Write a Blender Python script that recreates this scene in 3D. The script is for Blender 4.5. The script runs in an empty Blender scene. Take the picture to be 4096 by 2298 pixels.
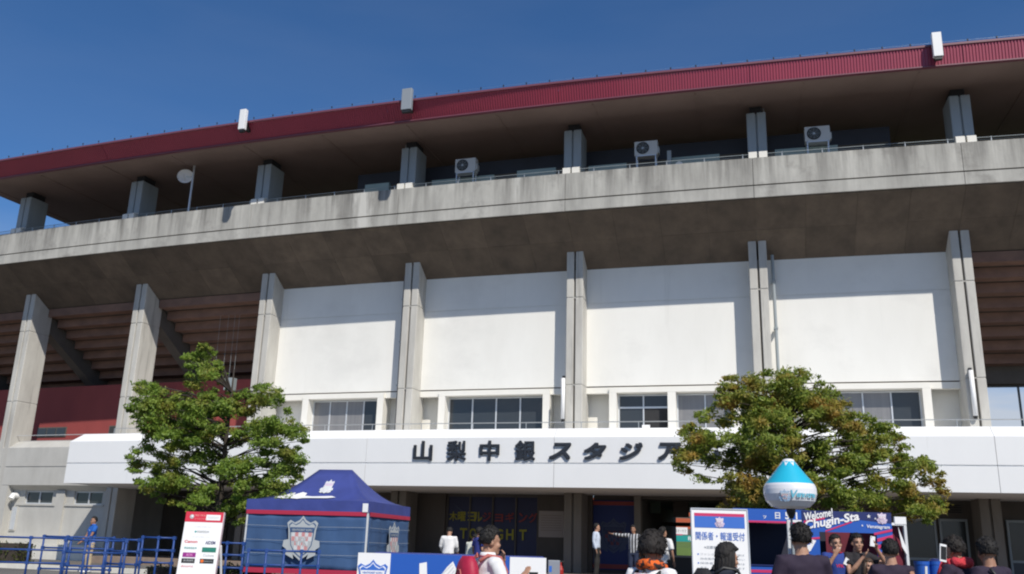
import bpy, bmesh, math, random
from mathutils import Vector, Matrix, noise as mnoise
random.seed(7)
S = bpy.context.scene
COL = S.collection
R_ = math.radians

# ------------------------------------------------------------------ camera, sky, sun, exposure
CAM_H, PITCH, ROLL, FPX = 1.55, .2773, .0294, 3611.8      # FPX: focal length in pixels of the 4096 px photograph
cam_d = bpy.data.cameras.new('camera'); cam = bpy.data.objects.new('camera', cam_d); COL.objects.link(cam)
cam_d.sensor_width = 36; cam_d.lens = 36*FPX/4096; cam_d.clip_end = 3000; cam_d.clip_start = .1
cam.location = (0, 0, CAM_H)
cam.rotation_mode = 'QUATERNION'
cam.rotation_quaternion = (Matrix.Rotation(math.pi/2+PITCH, 3, 'X') @ Matrix.Rotation(ROLL, 3, 'Z')).to_quaternion()
S.camera = cam

SUN_EL, SUN_AZ = R_(45.6), .391                            # azimuth measured from -Y towards +X
wd = bpy.data.worlds.new('World'); S.world = wd; wd.use_nodes = True
nt = wd.node_tree; nt.nodes.clear()
sky = nt.nodes.new('ShaderNodeTexSky'); sky.sky_type = 'NISHITA'; sky.sun_disc = False
sky.sun_elevation = SUN_EL; sky.sun_rotation = math.pi-SUN_AZ
sky.altitude = 300; sky.air_density = .9; sky.dust_density = 0; sky.ozone_density = 8
bg = nt.nodes.new('ShaderNodeBackground'); bg.inputs[1].default_value = .112
wo = nt.nodes.new('ShaderNodeOutputWorld')
hsv = nt.nodes.new('ShaderNodeHueSaturation'); hsv.inputs['Saturation'].default_value = 1.09
nt.links.new(sky.outputs[0], hsv.inputs['Color']); wtc = nt.nodes.new('ShaderNodeTexCoord'); wmp = nt.nodes.new('ShaderNodeMapping'); wmp.inputs['Scale'].default_value = (2.2, 2.2, 9); nt.links.new(wtc.outputs['Generated'], wmp.inputs[0])
wno = nt.nodes.new('ShaderNodeTexNoise'); wno.inputs['Scale'].default_value = 1.6; wno.inputs['Detail'].default_value = 7; nt.links.new(wmp.outputs[0], wno.inputs[0])
wmr = nt.nodes.new('ShaderNodeMapRange'); wmr.inputs[1].default_value = .36; wmr.inputs[2].default_value = .60; nt.links.new(wno.outputs[0], wmr.inputs[0])
wsp = nt.nodes.new('ShaderNodeSeparateXYZ'); nt.links.new(wtc.outputs['Generated'], wsp.inputs[0])
wm2 = nt.nodes.new('ShaderNodeMapRange'); wm2.inputs[1].default_value = .30; wm2.inputs[2].default_value = .16; wm2.inputs[3].default_value = .02; wm2.inputs[4].default_value = .85; nt.links.new(wsp.outputs[2], wm2.inputs[0])
wmu = nt.nodes.new('ShaderNodeMath'); wmu.operation = 'MULTIPLY'; nt.links.new(wmr.outputs[0], wmu.inputs[0]); nt.links.new(wm2.outputs[0], wmu.inputs[1])
wmx = nt.nodes.new('ShaderNodeMix'); wmx.data_type = 'RGBA'; nt.links.new(wmu.outputs[0], wmx.inputs[0]); nt.links.new(hsv.outputs[0], wmx.inputs[6]); wmx.inputs[7].default_value = (5.2, 5.5, 6.0, 1)
nt.links.new(wmx.outputs[2], bg.inputs[0]); nt.links.new(bg.outputs[0], wo.inputs[0])
sl = bpy.data.lights.new('sun', 'SUN'); sl.energy = 4.6; sl.angle = R_(.53); sl.color = (1, .945, .855)
so = bpy.data.objects.new('sun', sl); COL.objects.link(so)
sdir = Vector((math.cos(SUN_EL)*math.sin(SUN_AZ), -math.cos(SUN_EL)*math.cos(SUN_AZ), math.sin(SUN_EL)))
so.rotation_mode = 'QUATERNION'; so.rotation_quaternion = sdir.to_track_quat('Z', 'Y'); so.location = sdir*80
S.view_settings.view_transform = 'Standard'; S.view_settings.look = 'None'
S.view_settings.exposure = 0; S.view_settings.gamma = 1; S.view_settings.use_curve_mapping = False
S.cycles.filter_width = 2.1
S.cycles.max_bounces = 8; S.cycles.diffuse_bounces = 5; S.cycles.transparent_max_bounces = 12
S.cycles.use_denoising = True

# ------------------------------------------------------------------ geometry of the place
RC, AZC = 293.1, .2705                                     # radius of the column line, bearing of its centre
CX, CY = (33+RC)*math.sin(AZC), (33+RC)*math.cos(AZC)
AC, BAY = -.3883+4*.0235, 6.888
def W(u, v, z):                                            # u along the curved facade, v outwards, z up
    a = AC+u/RC
    return Vector((CX+(RC+v)*math.sin(a), CY-(RC+v)*math.cos(a), z))
def facing(u): return AC+u/RC                              # yaw of the facade at u
def at(x, y, Y):                                           # direction of a photograph pixel, followed to depth Y
    x -= 2048.; y = -(y-1149.)
    c, s = math.cos(ROLL), math.sin(ROLL)
    xr, yr = x*c-y*s, x*s+y*c
    d = Vector((xr, FPX*math.cos(PITCH)-yr*math.sin(PITCH), FPX*math.sin(PITCH)+yr*math.cos(PITCH)))
    return Vector((0, 0, CAM_H))+d*(Y/d.y)
def gz(Y): return 0 if Y < 9 else (.36*(Y-9)/18 if Y < 27 else .36)

# ------------------------------------------------------------------ materials
MATS = {}
def mat(name, col, rough=.7, col2=None, scale=(1, 1, 1), lo=.35, hi=.65, metal=0, bump=0, bscale=None, spec=.5, coat=0, detail=5, rnd=0, trans=0):
    if name in MATS: return MATS[name]
    m = bpy.data.materials.new(name); m.use_nodes = True; MATS[name] = m
    n = m.node_tree.nodes; l = m.node_tree.links; b = n['Principled BSDF']
    b.inputs['Roughness'].default_value = rough; b.inputs['Metallic'].default_value = metal
    b.inputs['Specular IOR Level'].default_value = spec; b.inputs['Coat Weight'].default_value = coat
    c1 = (*col, 1)
    tc = n.new('ShaderNodeTexCoord')
    out = None
    if col2 is not None:
        mp = n.new('ShaderNodeMapping'); mp.inputs['Scale'].default_value = scale; l.new(tc.outputs['Object'], mp.inputs[0])
        no = n.new('ShaderNodeTexNoise'); no.inputs['Scale'].default_value = 1; no.inputs['Detail'].default_value = detail; no.inputs['Roughness'].default_value = .62
        l.new(mp.outputs[0], no.inputs[0])
        cr = n.new('ShaderNodeValToRGB'); cr.color_ramp.elements[0].position = lo; cr.color_ramp.elements[1].position = hi
        cr.color_ramp.elements[0].color = c1; cr.color_ramp.elements[1].color = (*col2, 1)
        l.new(no.outputs[0], cr.inputs[0]); out = cr.outputs[0]
    else:
        b.inputs['Base Color'].default_value = c1
    if rnd and out is not None:
        oi = n.new('ShaderNodeObjectInfo'); mr = n.new('ShaderNodeMapRange'); mr.inputs[3].default_value = 1-rnd; mr.inputs[4].default_value = 1+rnd
        l.new(oi.outputs['Random'], mr.inputs[0])
        hs = n.new('ShaderNodeHueSaturation'); l.new(mr.outputs[0], hs.inputs['Value']); l.new(out, hs.inputs['Color']); out = hs.outputs[0]
    if out is not None: l.new(out, b.inputs['Base Color'])
    if bump:
        mp2 = n.new('ShaderNodeMapping'); mp2.inputs['Scale'].default_value = bscale or (20, 20, 20); l.new(tc.outputs['Object'], mp2.inputs[0])
        n2 = n.new('ShaderNodeTexNoise'); n2.inputs['Scale'].default_value = 1; n2.inputs['Detail'].default_value = 4; l.new(mp2.outputs[0], n2.inputs[0])
        bp = n.new('ShaderNodeBump'); bp.inputs['Strength'].default_value = bump; bp.inputs['Distance'].default_value = .02
        l.new(n2.outputs[0], bp.inputs['Height']); l.new(bp.outputs[0], b.inputs['Normal'])
    return m
def layered(m, col, scale, lo, hi, zlo=None, zhi=None):
    """a second layer of stain over a material's base colour, optionally stronger towards the height zhi where water runs off"""
    n = m.node_tree.nodes; l = m.node_tree.links; b = n['Principled BSDF']
    src = b.inputs['Base Color'].links[0].from_socket
    tc = n.new('ShaderNodeTexCoord'); mp = n.new('ShaderNodeMapping'); mp.inputs['Scale'].default_value = scale; l.new(tc.outputs['Object'], mp.inputs[0])
    no = n.new('ShaderNodeTexNoise'); no.inputs['Scale'].default_value = 1; no.inputs['Detail'].default_value = 6; no.inputs['Roughness'].default_value = .65; l.new(mp.outputs[0], no.inputs[0])
    mr = n.new('ShaderNodeMapRange'); mr.inputs[1].default_value = lo; mr.inputs[2].default_value = hi; l.new(no.outputs[0], mr.inputs[0]); f = mr.outputs[0]
    if zlo is not None:
        sp = n.new('ShaderNodeSeparateXYZ'); l.new(tc.outputs['Object'], sp.inputs[0])
        m2 = n.new('ShaderNodeMapRange'); m2.inputs[1].default_value = zlo; m2.inputs[2].default_value = zhi; l.new(sp.outputs[2], m2.inputs[0])
        mu = n.new('ShaderNodeMath'); mu.operation = 'MULTIPLY'; l.new(f, mu.inputs[0]); l.new(m2.outputs[0], mu.inputs[1]); f = mu.outputs[0]
    mx = n.new('ShaderNodeMix'); mx.data_type = 'RGBA'; l.new(f, mx.inputs[0]); l.new(src, mx.inputs[6]); mx.inputs[7].default_value = (*col, 1)
    l.new(mx.outputs[2], b.inputs['Base Color'])
    return m

M_PARA = mat('stained_concrete', (.48, .47, .43), .9, (.33, .322, .295), (1.3, 1.3, .35), .36, .66, bump=.25, bscale=(9, 9, 9))
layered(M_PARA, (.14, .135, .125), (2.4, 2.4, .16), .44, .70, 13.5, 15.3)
layered(M_PARA, (.20, .19, .175), (.9, .9, .9), .55, .78)
layered(M_PARA, (.54, .53, .49), (.5, .5, .06), .60, .66)
M_COLC = mat('column_concrete', (.54, .525, .48), .88, (.42, .405, .37), (1.6, 1.6, .5), .35, .7, bump=.2, bscale=(8, 8, 8))
layered(M_COLC, (.26, .25, .225), (4, 4, .25), .58, .78)
M_WALLC = mat('wall_concrete', (.50, .49, .455), .9, (.41, .40, .37), (1.1, 1.1, .5), .35, .7, bump=.2, bscale=(8, 8, 8))
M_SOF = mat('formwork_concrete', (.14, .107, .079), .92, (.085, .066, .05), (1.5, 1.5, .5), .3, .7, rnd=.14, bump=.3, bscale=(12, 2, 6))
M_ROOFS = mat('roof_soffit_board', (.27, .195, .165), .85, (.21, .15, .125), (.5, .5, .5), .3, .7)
M_STEP = mat('seating_concrete', (.25, .145, .105), .9, (.16, .095, .072), (1.2, 1.2, 2), .3, .7)  # reddish tint holds the red wall's bounced light in the colour
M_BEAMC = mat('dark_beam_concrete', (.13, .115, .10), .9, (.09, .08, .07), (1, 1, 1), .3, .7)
M_WHITE = mat('white_wall_paint', (.80, .79, .745), .75, (.75, .738, .692), (.7, .7, .25), .35, .7)
layered(M_WHITE, (.66, .65, .605), (2.2, 2.2, .10), .60, .85)
layered(M_WHITE, (.70, .69, .65), (.35, .35, .5), .52, .75)
M_CREAM = mat('cream_frame_paint', (.78, .76, .70), .7, (.73, .71, .65), (1, 1, .5), .35, .7)
M_CANO = mat('white_canopy_paint', (.80, .805, .80), .6, (.765, .77, .765), (.6, .6, .3), .35, .7)
layered(M_CANO, (.62, .62, .60), (3, 3, .15), .66, .85)
M_FASC = mat('red_fascia_steel', (.33, .044, .078), .42, (.285, .037, .07), (.5, .5, .5), .35, .7, coat=.25)
M_FTRIM = mat('fascia_flashing', (.16, .05, .07), .4, spec=.6)
M_STEEL = mat('grey_blue_cladding', (.30, .335, .35), .5, (.25, .285, .30), (2, 2, .4), .35, .7)
M_DARK = mat('black_void_paint', (.02, .02, .022), .8)
M_NAVY = mat('navy_panel', (.028, .034, .052), .5, (.022, .026, .04), (1, 1, 1), .35, .65)
M_BRICK = mat('russet_wall', (.13, .06, .04), .85, (.09, .045, .034), (.8, .8, 2), .35, .7)
M_TEAL = mat('pale_green_panel', (.30, .38, .36), .6, (.25, .33, .31), (1, 1, 1), .35, .65)
M_RED = mat('red_plaster', (.31, .060, .055), .8, (.26, .05, .047), (.8, .8, .4), .35, .7)
M_GREYM = mat('galvanised_steel', (.46, .48, .49), .4, metal=.6)
M_WPLAS = mat('white_plastic', (.80, .80, .79), .4)
M_ACW = mat('ivory_enamel', (.52, .53, .52), .45)
M_BLACK = mat('black_plastic', (.015, .015, .016), .5)
M_GLASS = mat('dark_window_glass', (.035, .04, .045), .06, spec=.6)
M_GLASSC = mat('curtained_window_glass', (.22, .215, .215), .12, (.15, .15, .155), (7, 7, .25), .25, .75, spec=.6)
M_ALU = mat('aluminium_frame', (.60, .62, .64), .35, metal=.3)
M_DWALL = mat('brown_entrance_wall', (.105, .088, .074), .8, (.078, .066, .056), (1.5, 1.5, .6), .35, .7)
M_PILL = mat('darker_brown_concrete', (.20, .18, .155), .85, (.155, .14, .12), (2, 2, .5), .35, .7)
M_LETTER = mat('dark_bronze_letter', (.035, .04, .05), .45, metal=.3)
M_ASPH = mat('asphalt', (.15, .143, .132), .95, (.105, .10, .094), (.35, .35, .35), .35, .65, bump=.3, bscale=(30, 30, 30))
layered(M_ASPH, (.21, .16, .115), (.05, .05, .05), .52, .6)
M_PAVE = mat('entrance_paving', (.28, .21, .16), .85, (.22, .165, .13), (3, 3, 3), .35, .65)
M_KERB = mat('pale_kerb', (.72, .70, .62), .85, (.60, .58, .52), (1.5, 1.5, 1.5), .35, .65)
M_BLUEF = mat('blue_barrier_paint', (.016, .062, .25), .5, (.012, .05, .20), (4, 4, 4), .35, .65)
M_TENT = mat('royal_blue_canvas', (.042, .062, .26), .7, (.034, .050, .21), (2, 2, 2), .35, .65, bump=.15, bscale=(5, 5, 5))
M_MESH = mat('denim_blue_mesh', (.045, .105, .235), .8, (.032, .075, .17), (1.4, 1.4, .5), .3, .7, bump=.4, bscale=(4, 4, 1.2))
M_PINK = mat('crimson_trim', (.42, .022, .06), .6)
M_PRB = mat('print_blue', (.012, .09, .42), .5)
M_PRB2 = mat('print_sky_blue', (.035, .14, .52), .5)
M_PRN = mat('print_navy', (.012, .022, .12), .5)
M_PRW = mat('print_white', (.80, .80, .80), .5)
M_PRR = mat('print_red', (.58, .02, .05), .5)
M_PRM = mat('print_magenta', (.55, .025, .12), .5)
M_PRK = mat('print_black', (.015, .015, .015), .5)
M_PRG = mat('print_grey', (.38, .40, .41), .5)
M_PRLG = mat('print_light_grey', (.60, .62, .63), .5)
M_GRN = mat('print_green', (.012, .17, .11), .5)
M_TEALP = mat('print_teal', (.01, .30, .28), .5)
M_PURP = mat('print_purple', (.26, .01, .20), .5)
M_ORAN = mat('print_orange', (.75, .14, .01), .5)
M_YEL = mat('banner_yellow', (.34, .30, .02), .6)
M_BRED = mat('banner_red', (.26, .035, .03), .6)
M_BNAVY = mat('banner_navy', (.018, .022, .075), .5, (.014, .017, .055), (1, 1, 1), .35, .65)
M_BBLUE = mat('banner_blue', (.012, .025, .13), .6)
M_CREST = mat('faded_crest_grey', (.42, .45, .46), .7)
M_CRESTR = mat('faded_crest_pink', (.55, .25, .25), .7)
M_CYAN = mat('turquoise_vinyl', (.02, .42, .60), .35, coat=.3)
M_BALW = mat('white_vinyl', (.76, .77, .80), .4, (.72, .73, .76), (2, 2, 2), .35, .65, coat=.3)
M_BARK = mat('bark', (.055, .043, .034), .95, (.03, .024, .019), (6, 6, 1.5), .3, .7, bump=.6, bscale=(20, 20, 5))
M_GRASS = mat('grass_bank', (.10, .16, .035), .95, (.075, .125, .028), (.8, .8, .8), .3, .7)
M_SKIN = mat('skin', (.42, .235, .155), .55, (.37, .20, .13), (5, 5, 5), .35, .65)
M_SKIN2 = mat('tanned_skin', (.33, .17, .105), .55, (.29, .148, .09), (5, 5, 5), .35, .65)
M_HAIR = mat('black_hair', (.007, .006, .0055), .75, (.012, .010, .009), (40, 40, 8), .35, .65, bump=.6, bscale=(60, 60, 14))
M_HAIRB = mat('dark_brown_hair', (.016, .011, .009), .75, (.009, .007, .006), (40, 40, 8), .35, .65, bump=.6, bscale=(60, 60, 14))
def cloth(name, c, c2=None): return mat(name, c, .85, c2 or tuple(x*.82 for x in c), (6, 6, 3), .3, .7, bump=.5, bscale=(9, 9, 4))

def leaf_mat(name, g1, g2, red, amt):
    m = bpy.data.materials.new(name); m.use_nodes = True
    n = m.node_tree.nodes; l = m.node_tree.links; b = n['Principled BSDF']
    tc = n.new('ShaderNodeTexCoord')
    n1 = n.new('ShaderNodeTexNoise'); n1.inputs['Scale'].default_value = 9; n1.inputs['Detail'].default_value = 2; l.new(tc.outputs['Object'], n1.inputs[0])
    r1 = n.new('ShaderNodeValToRGB'); r1.color_ramp.elements[0].position = .35; r1.color_ramp.elements[1].position = .65
    r1.color_ramp.elements[0].color = (*g1, 1); r1.color_ramp.elements[1].color = (*g2, 1); l.new(n1.outputs[0], r1.inputs[0])
    n2 = n.new('ShaderNodeTexNoise'); n2.inputs['Scale'].default_value = 1.3; n2.inputs['Detail'].default_value = 3; l.new(tc.outputs['Object'], n2.inputs[0])
    mr = n.new('ShaderNodeMapRange'); mr.inputs[1].default_value = .5; mr.inputs[2].default_value = .72; mr.inputs[4].default_value = amt; l.new(n2.outputs[0], mr.inputs[0])
    mx = n.new('ShaderNodeMix'); mx.data_type = 'RGBA'; l.new(mr.outputs[0], mx.inputs[0]); l.new(r1.outputs[0], mx.inputs[6]); mx.inputs[7].default_value = (*red, 1)
    l.new(mx.outputs[2], b.inputs['Base Color']); b.inputs['Roughness'].default_value = .5; b.inputs['Specular IOR Level'].default_value = .35
    tr = n.new('ShaderNodeBsdfTranslucent'); l.new(mx.outputs[2], tr.inputs[0])
    ms = n.new('ShaderNodeMixShader'); ms.inputs[0].default_value = .36
    l.new(b.outputs[0], ms.inputs[1]); l.new(tr.outputs[0], ms.inputs[2]); l.new(ms.outputs[0], n['Material Output'].inputs[0])
    return m
M_LEAF1 = leaf_mat('green_leaf', (.10, .18, .022), (.235, .33, .045), (.33, .21, .042), .55)
M_LEAF2 = leaf_mat('turning_leaf', (.12, .19, .025), (.275, .32, .045), (.39, .20, .04), .9)
M_HEDGE = leaf_mat('hedge_leaf', (.035, .06, .012), (.085, .11, .022), (.12, .09, .03), .4)

# ------------------------------------------------------------------ building helpers
_TX = {}
def text_geo(body, bold=0.0, shear=0.0):
    k = (body, bold, shear)
    if k in _TX: return _TX[k]
    c = bpy.data.curves.new('t', 'FONT'); c.body = body; cjk = any(ord(ch) > 0x2fff for ch in body); fb = bold*1.6 if cjk else 0; c.offset = 0 if cjk else bold; c.shear = shear; c.resolution_u = 3
    o = bpy.data.objects.new('t', c); COL.objects.link(o)
    me = bpy.data.meshes.new_from_object(o.evaluated_get(bpy.context.evaluated_depsgraph_get()))
    V = [(v.co.x, v.co.y, 0) for v in me.vertices]; F = [tuple(p.vertices) for p in me.polygons]
    if fb:
        n0 = len(V); V0, F0 = V[:], F[:]
        for q, (dx, dy) in enumerate(((fb, 0), (0, fb), (fb, fb), (fb/2, fb/2))):
            V += [(x+dx, y+dy, q+1) for x, y, _ in V0]; F += [tuple(i+n0*(q+1) for i in f) for f in F0]
    bpy.data.objects.remove(o); bpy.data.curves.remove(c); bpy.data.meshes.remove(me)
    x0 = min(v[0] for v in V); x1 = max(v[0] for v in V); y0 = min(v[1] for v in V); y1 = max(v[1] for v in V)
    V = [((x-x0)/(x1-x0), (y-y0)/(y1-y0), q) for x, y, q in V]
    _TX[k] = (V, F, (x1-x0)/(y1-y0)); return _TX[k]

class MB:
    def __init__(s): s.v = []; s.f = []; s.m = []; s.mats = []
    def mi(s, m):
        if m not in s.mats: s.mats.append(m)
        return s.mats.index(m)
    def add(s, V, F, m, X=None):
        o = len(s.v); i = s.mi(m)
        s.v += [tuple(X @ Vector(p)) if X else tuple(p) for p in V]
        s.f += [tuple(a+o for a in f) for f in F]; s.m += [i]*len(F)
        return s
    def box(s, x0, x1, y0, y1, z0, z1, m, X=None):
        V = [(x0, y0, z0), (x1, y0, z0), (x1, y1, z0), (x0, y1, z0), (x0, y0, z1), (x1, y0, z1), (x1, y1, z1), (x0, y1, z1)]
        return s.add(V, [(0, 3, 2, 1), (4, 5, 6, 7), (0, 1, 5, 4), (1, 2, 6, 5), (2, 3, 7, 6), (3, 0, 4, 7)], m, X)
    def sweep(s, prof, u0, u1, m, n=4, off0=None, off1=None):
        """closed (v,z) outline, counter-clockwise seen from +u, carried along the facade"""
        k = len(prof); V = []
        for i in range(n+1):
            for j, (v, z) in enumerate(prof):
                u = u0+(u1-u0)*i/n
                if i == 0 and off0: u += off0[j]
                if i == n and off1: u += off1[j]
                V.append(W(u, v, z))
        F = [(i*k+j, i*k+(j+1) % k, (i+1)*k+(j+1) % k, (i+1)*k+j) for i in range(n) for j in range(k)]
        F += [tuple(range(k))[::-1], tuple(n*k+j for j in range(k))]
        return s.add(V, F, m)
    def cbox(s, u0, u1, v0, v1, z0, z1, m, n=None):
        return s.sweep([(v0, z0), (v1, z0), (v1, z1), (v0, z1)], u0, u1, m, n or max(1, int(abs(u1-u0)/1.8)))
    def tube(s, pts, r, m, k=8, r2=None, cap=True):
        pts = [Vector(p) for p in pts]; n = len(pts); V = []
        rr = r if isinstance(r, (list, tuple)) else [r+(r2-r)*i/(n-1) if r2 is not None else r for i in range(n)]
        prev = None
        for i, p in enumerate(pts):
            d = (pts[min(i+1, n-1)]-pts[max(i-1, 0)]).normalized()
            if prev is None: a = d.orthogonal().normalized()
            else: a = (prev-d*prev.dot(d)).normalized()
            prev = a; b = d.cross(a)
            ra = rr[i] if not isinstance(rr[i], tuple) else rr[i][0]
            for j in range(k):
                t = 2*math.pi*j/k; V.append(p+(a*math.cos(t)+b*math.sin(t))*ra)
        F = [(i*k+j, i*k+(j+1) % k, (i+1)*k+(j+1) % k, (i+1)*k+j) for i in range(n-1) for j in range(k)]
        if cap: F += [tuple(range(k))[::-1], tuple((n-1)*k+j for j in range(k))]
        return s.add(V, F, m)
    def lathe(s, prof, m, k=24, X=None, mf=None):
        n = len(prof); V = [(r*math.cos(2*math.pi*j/k), r*math.sin(2*math.pi*j/k), z) for r, z in prof for j in range(k)]
        for i in range(n-1):
            s.add(V[i*k:(i+2)*k], [(j, (j+1) % k, k+(j+1) % k, k+j) for j in range(k)], mf(i) if mf else m, X)
        return s
    def poly(s, pts, y, m, X=None, t=.003):
        """flat piece in the local xz plane, its face turned to -y at depth y, t thick"""
        k = len(pts); V = [(x, y, z) for x, z in pts]+[(x, y+t, z) for x, z in pts]
        F = [tuple(range(k))]+[tuple(range(k, 2*k))[::-1]]+[(j, k+j, k+(j+1) % k, (j+1) % k) for j in range(k)]
        return s.add(V, F, m, X)
    def rect(s, x0, x1, z0, z1, y, m, X=None, t=.003): return s.poly([(x0, z0), (x1, z0), (x1, z1), (x0, z1)], y, m, X, t)
    def disc(s, x, z, r, y, m, X=None, k=16, rz=None): return s.poly([(x+r*math.cos(2*math.pi*j/k), z+(rz or r)*math.sin(2*math.pi*j/k)) for j in range(k)], y, m, X)
    def text(s, body, x0, z0, h, y, m, w=None, X=None, bold=0.0, shear=0.0, center=False, rot=0):
        V, F, asp = text_geo(body, bold, shear); w = w or h*asp
        if center: x0 -= w/2
        c, sn = math.cos(rot), math.sin(rot)
        return s.add([(x0+(a*w)*c-(b*h)*sn, y-q*.0005, z0+(a*w)*sn+(b*h)*c) for a, b, q in V], F, m, X)
    def build(s, name, parent=None, smooth=False, bevel=0, world=None):
        me = bpy.data.meshes.new(name); me.from_pydata(s.v, [], s.f)
        for m in s.mats: me.materials.append(m)
        me.polygons.foreach_set('material_index', s.m)
        if smooth: me.polygons.foreach_set('use_smooth', [True]*len(s.f))
        me.update()
        o = bpy.data.objects.new(name, me); COL.objects.link(o)
        if parent: o.parent = parent
        if world: o.matrix_world = world
        if bevel:
            b = o.modifiers.new('bevel', 'BEVEL'); b.width = bevel; b.segments = 2; b.limit_method = 'ANGLE'
        return o
def thing(name, label, cat, loc=(0, 0, 0), yaw=0, group=None):
    o = bpy.data.objects.new(name, None); COL.objects.link(o); o.location = loc; o.rotation_euler = (0, 0, yaw)
    o.empty_display_size = .2
    return tag(o, label, cat, group)
def tag(o, label, cat, group=None):
    o['label'] = label; o['category'] = cat
    if group: o['group'] = group
    return o
def kind(o, k): o['kind'] = k; return o
def copy_tree(o, parent=None):
    c = o.copy(); COL.objects.link(c)
    if parent: c.parent = parent
    for ch in list(o.children): copy_tree(ch, c)
    return c
def crest(b, cx, cz, w, y, X=None, outer=M_PRB, inner=M_PRW, check=M_PRR, word=M_PRW, sx=1.0, alt=None):
    """shield with a wavy crown, a lettered band, a chequered field and side ribbons"""
    def sh(k): return [(cx+px*k*w*sx, cz+pz*k*w) for px, pz in ((0, .62), (-.10, .50), (-.24, .43), (-.38, .50), (-.47, .42), (-.42, .24), (-.40, .02), (-.36, -.22), (-.22, -.44), (0, -.60), (.22, -.44), (.36, -.22), (.40, .02), (.42, .24), (.47, .42), (.38, .50), (.24, .43), (.10, .50))]
    for sgn in (-1, 1):
        b.poly([(cx+sgn*px*w*sx, cz+pz*w) for px, pz in ((.36, -.02), (.54, -.06), (.56, -.22), (.44, -.30), (.46, -.44), (.20, -.56), (.24, -.40))][::sgn], y+.001, outer, X)
    b.poly(sh(1), y-.003, outer, X); b.poly(sh(.88), y-.006, inner, X); b.poly(sh(.82), y-.009, outer, X)
    b.rect(cx-.36*w*sx, cx+.36*w*sx, cz+.16*w, cz+.30*w, y-.012, inner, X)
    b.text('VENTFORET KOFU', cx, cz+.20*w, .06*w, y-.0155, outer, w=.62*w*sx, X=X, bold=.02, center=True)
    for r in range(4):
        for c in range(6):
            x0 = cx+(-.30+.10*c)*w*sx; z0 = cz+(.05-.12*r)*w
            if abs(-.25+.10*c) > .30-.045*r: continue
            b.rect(x0, x0+.10*w*sx, z0, z0+.12*w, y-.012, check if (r+c) % 2 else (alt or inner), X)
    b.text('VFK', cx, cz-.22*w, .26*w, y-.0165, outer, w=.40*w*sx, X=X, bold=.03, center=True)

# ================================================================== THE SETTING
g = MB()
ys = [-260, 9, 27, 900]; zs = [0, 0, .36, .36]
gv = [(x, y, z) for y, z in zip(ys, zs) for x in (-700, 700)]
g.add(gv, [(2*i, 2*i+1, 2*i+3, 2*i+2) for i in range(3)], M_ASPH)
kind(g.build('ground'), 'structure')
kind(MB().box(-90, 110, 50, 69.9, .3, .40, M_GRASS).build('lawn'), 'structure')
kind(MB().cbox(-19, 24, -14.5, 2.2, .30, .62, M_PAVE).build('entrance_paving'), 'structure')
kind(MB().cbox(-38, -20.6, .35, .75, .3, .98, M_KERB, 10).build('kerb'), 'structure')
kind(MB().cbox(-38, -8, 8.6, 8.95, .3, .50, M_KERB, 12).build('kerb'), 'structure')
kind(MB().cbox(-38, -20.6, -1.2, .35, .3, .94, M_KERB, 10).build('terrace_base'), 'structure')
# far side of the pitch, seen through the entrance passage
far = thing('pitch_bank', 'sunlit grass bank beyond the dark entrance passage', 'grass bank', (0, 0, 0))
b = MB(); b.add([(-10, 70, .4), (50, 70, .4), (50, 73, 1.66), (-10, 73, 1.66), (-10, 76, 2.12), (50, 76, 2.12)], [(0, 1, 2, 3), (3, 2, 5, 4)], M_GRASS); b.build('turf', far)
fs = thing('far_stand', 'far stand with orange seat rows seen through the entrance passage', 'stand', (0, 0, 0))
for i in range(5):
    MB().box(-14, 56, 84+i*1.6, 85.6+i*1.6, 1.6, 3.3+i*.62, M_BEAMC).build('tier', fs)
    MB().box(-14, 56, 84+i*1.6, 84.3+i*1.6, 3.3+i*.62, 3.66+i*.62, mat('orange_seat', (.42, .085, .03), .6)).build('seat_row', fs)
def board(x0, x1, y, z0, z1, base, label, items):
    t = thing('advertising_board', label, 'advertising board', ((x0+x1)/2, y, z0), 0, 'advertising boards beside the pitch')
    w = (x1-x0)/2; bb = MB().box(-w, w, 0, .15, 0, z1-z0, base); bb.build('panel', t)
    lb = MB()
    for body, cx, wid, h, m in items: lb.text(body, cx, (z1-z0-h)/2, h, -.01, m, w=wid, center=True, bold=.02)
    if items: kind(lb.build('lettering', t), 'stuff')
A1, A2 = at(2690, 2166, 76.5), at(2790, 2144, 76.5)
board(A1.x, A2.x+1.6, 76.5, A1.z, A2.z, M_TEALP, 'teal pitch board with white characters seen through the passage', [('明治安田', .55, 2.2, .36, M_PRW)])
A1, A2 = at(2669, 2137, 79), at(2750, 2111, 79)
board(A1.x, A2.x, 79, A1.z, A2.z, M_PRW, 'long white pitch board with grey lettering above the teal one', [('アイリスオーヤマ', 0, 1.5, .25, M_PRG)])
A1, A2 = at(2578, 2132, 79), at(2614, 2106, 79)
board(A1.x, A2.x, 79, A1.z, A2.z, M_PRW, 'small white pitch board with a red dot, left end of the passage view', [('●', 0, .25, .25, M_PRR)])
A1, A2 = at(2692, 2146, 77.2), at(2730, 2138, 77.2)
board(A1.x, A2.x, 77.2, A1.z, A2.z, M_PRM, 'plain pink pitch board just above the teal one', [])

# ================================================================== THE STADIUM
st = thing('stadium', 'concrete football stadium with red roof fascia, twin slotted columns and white entrance canopy', 'stadium')
COLS = [(i-4)*BAY for i in range(-1, 9)]
CW = .65
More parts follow.
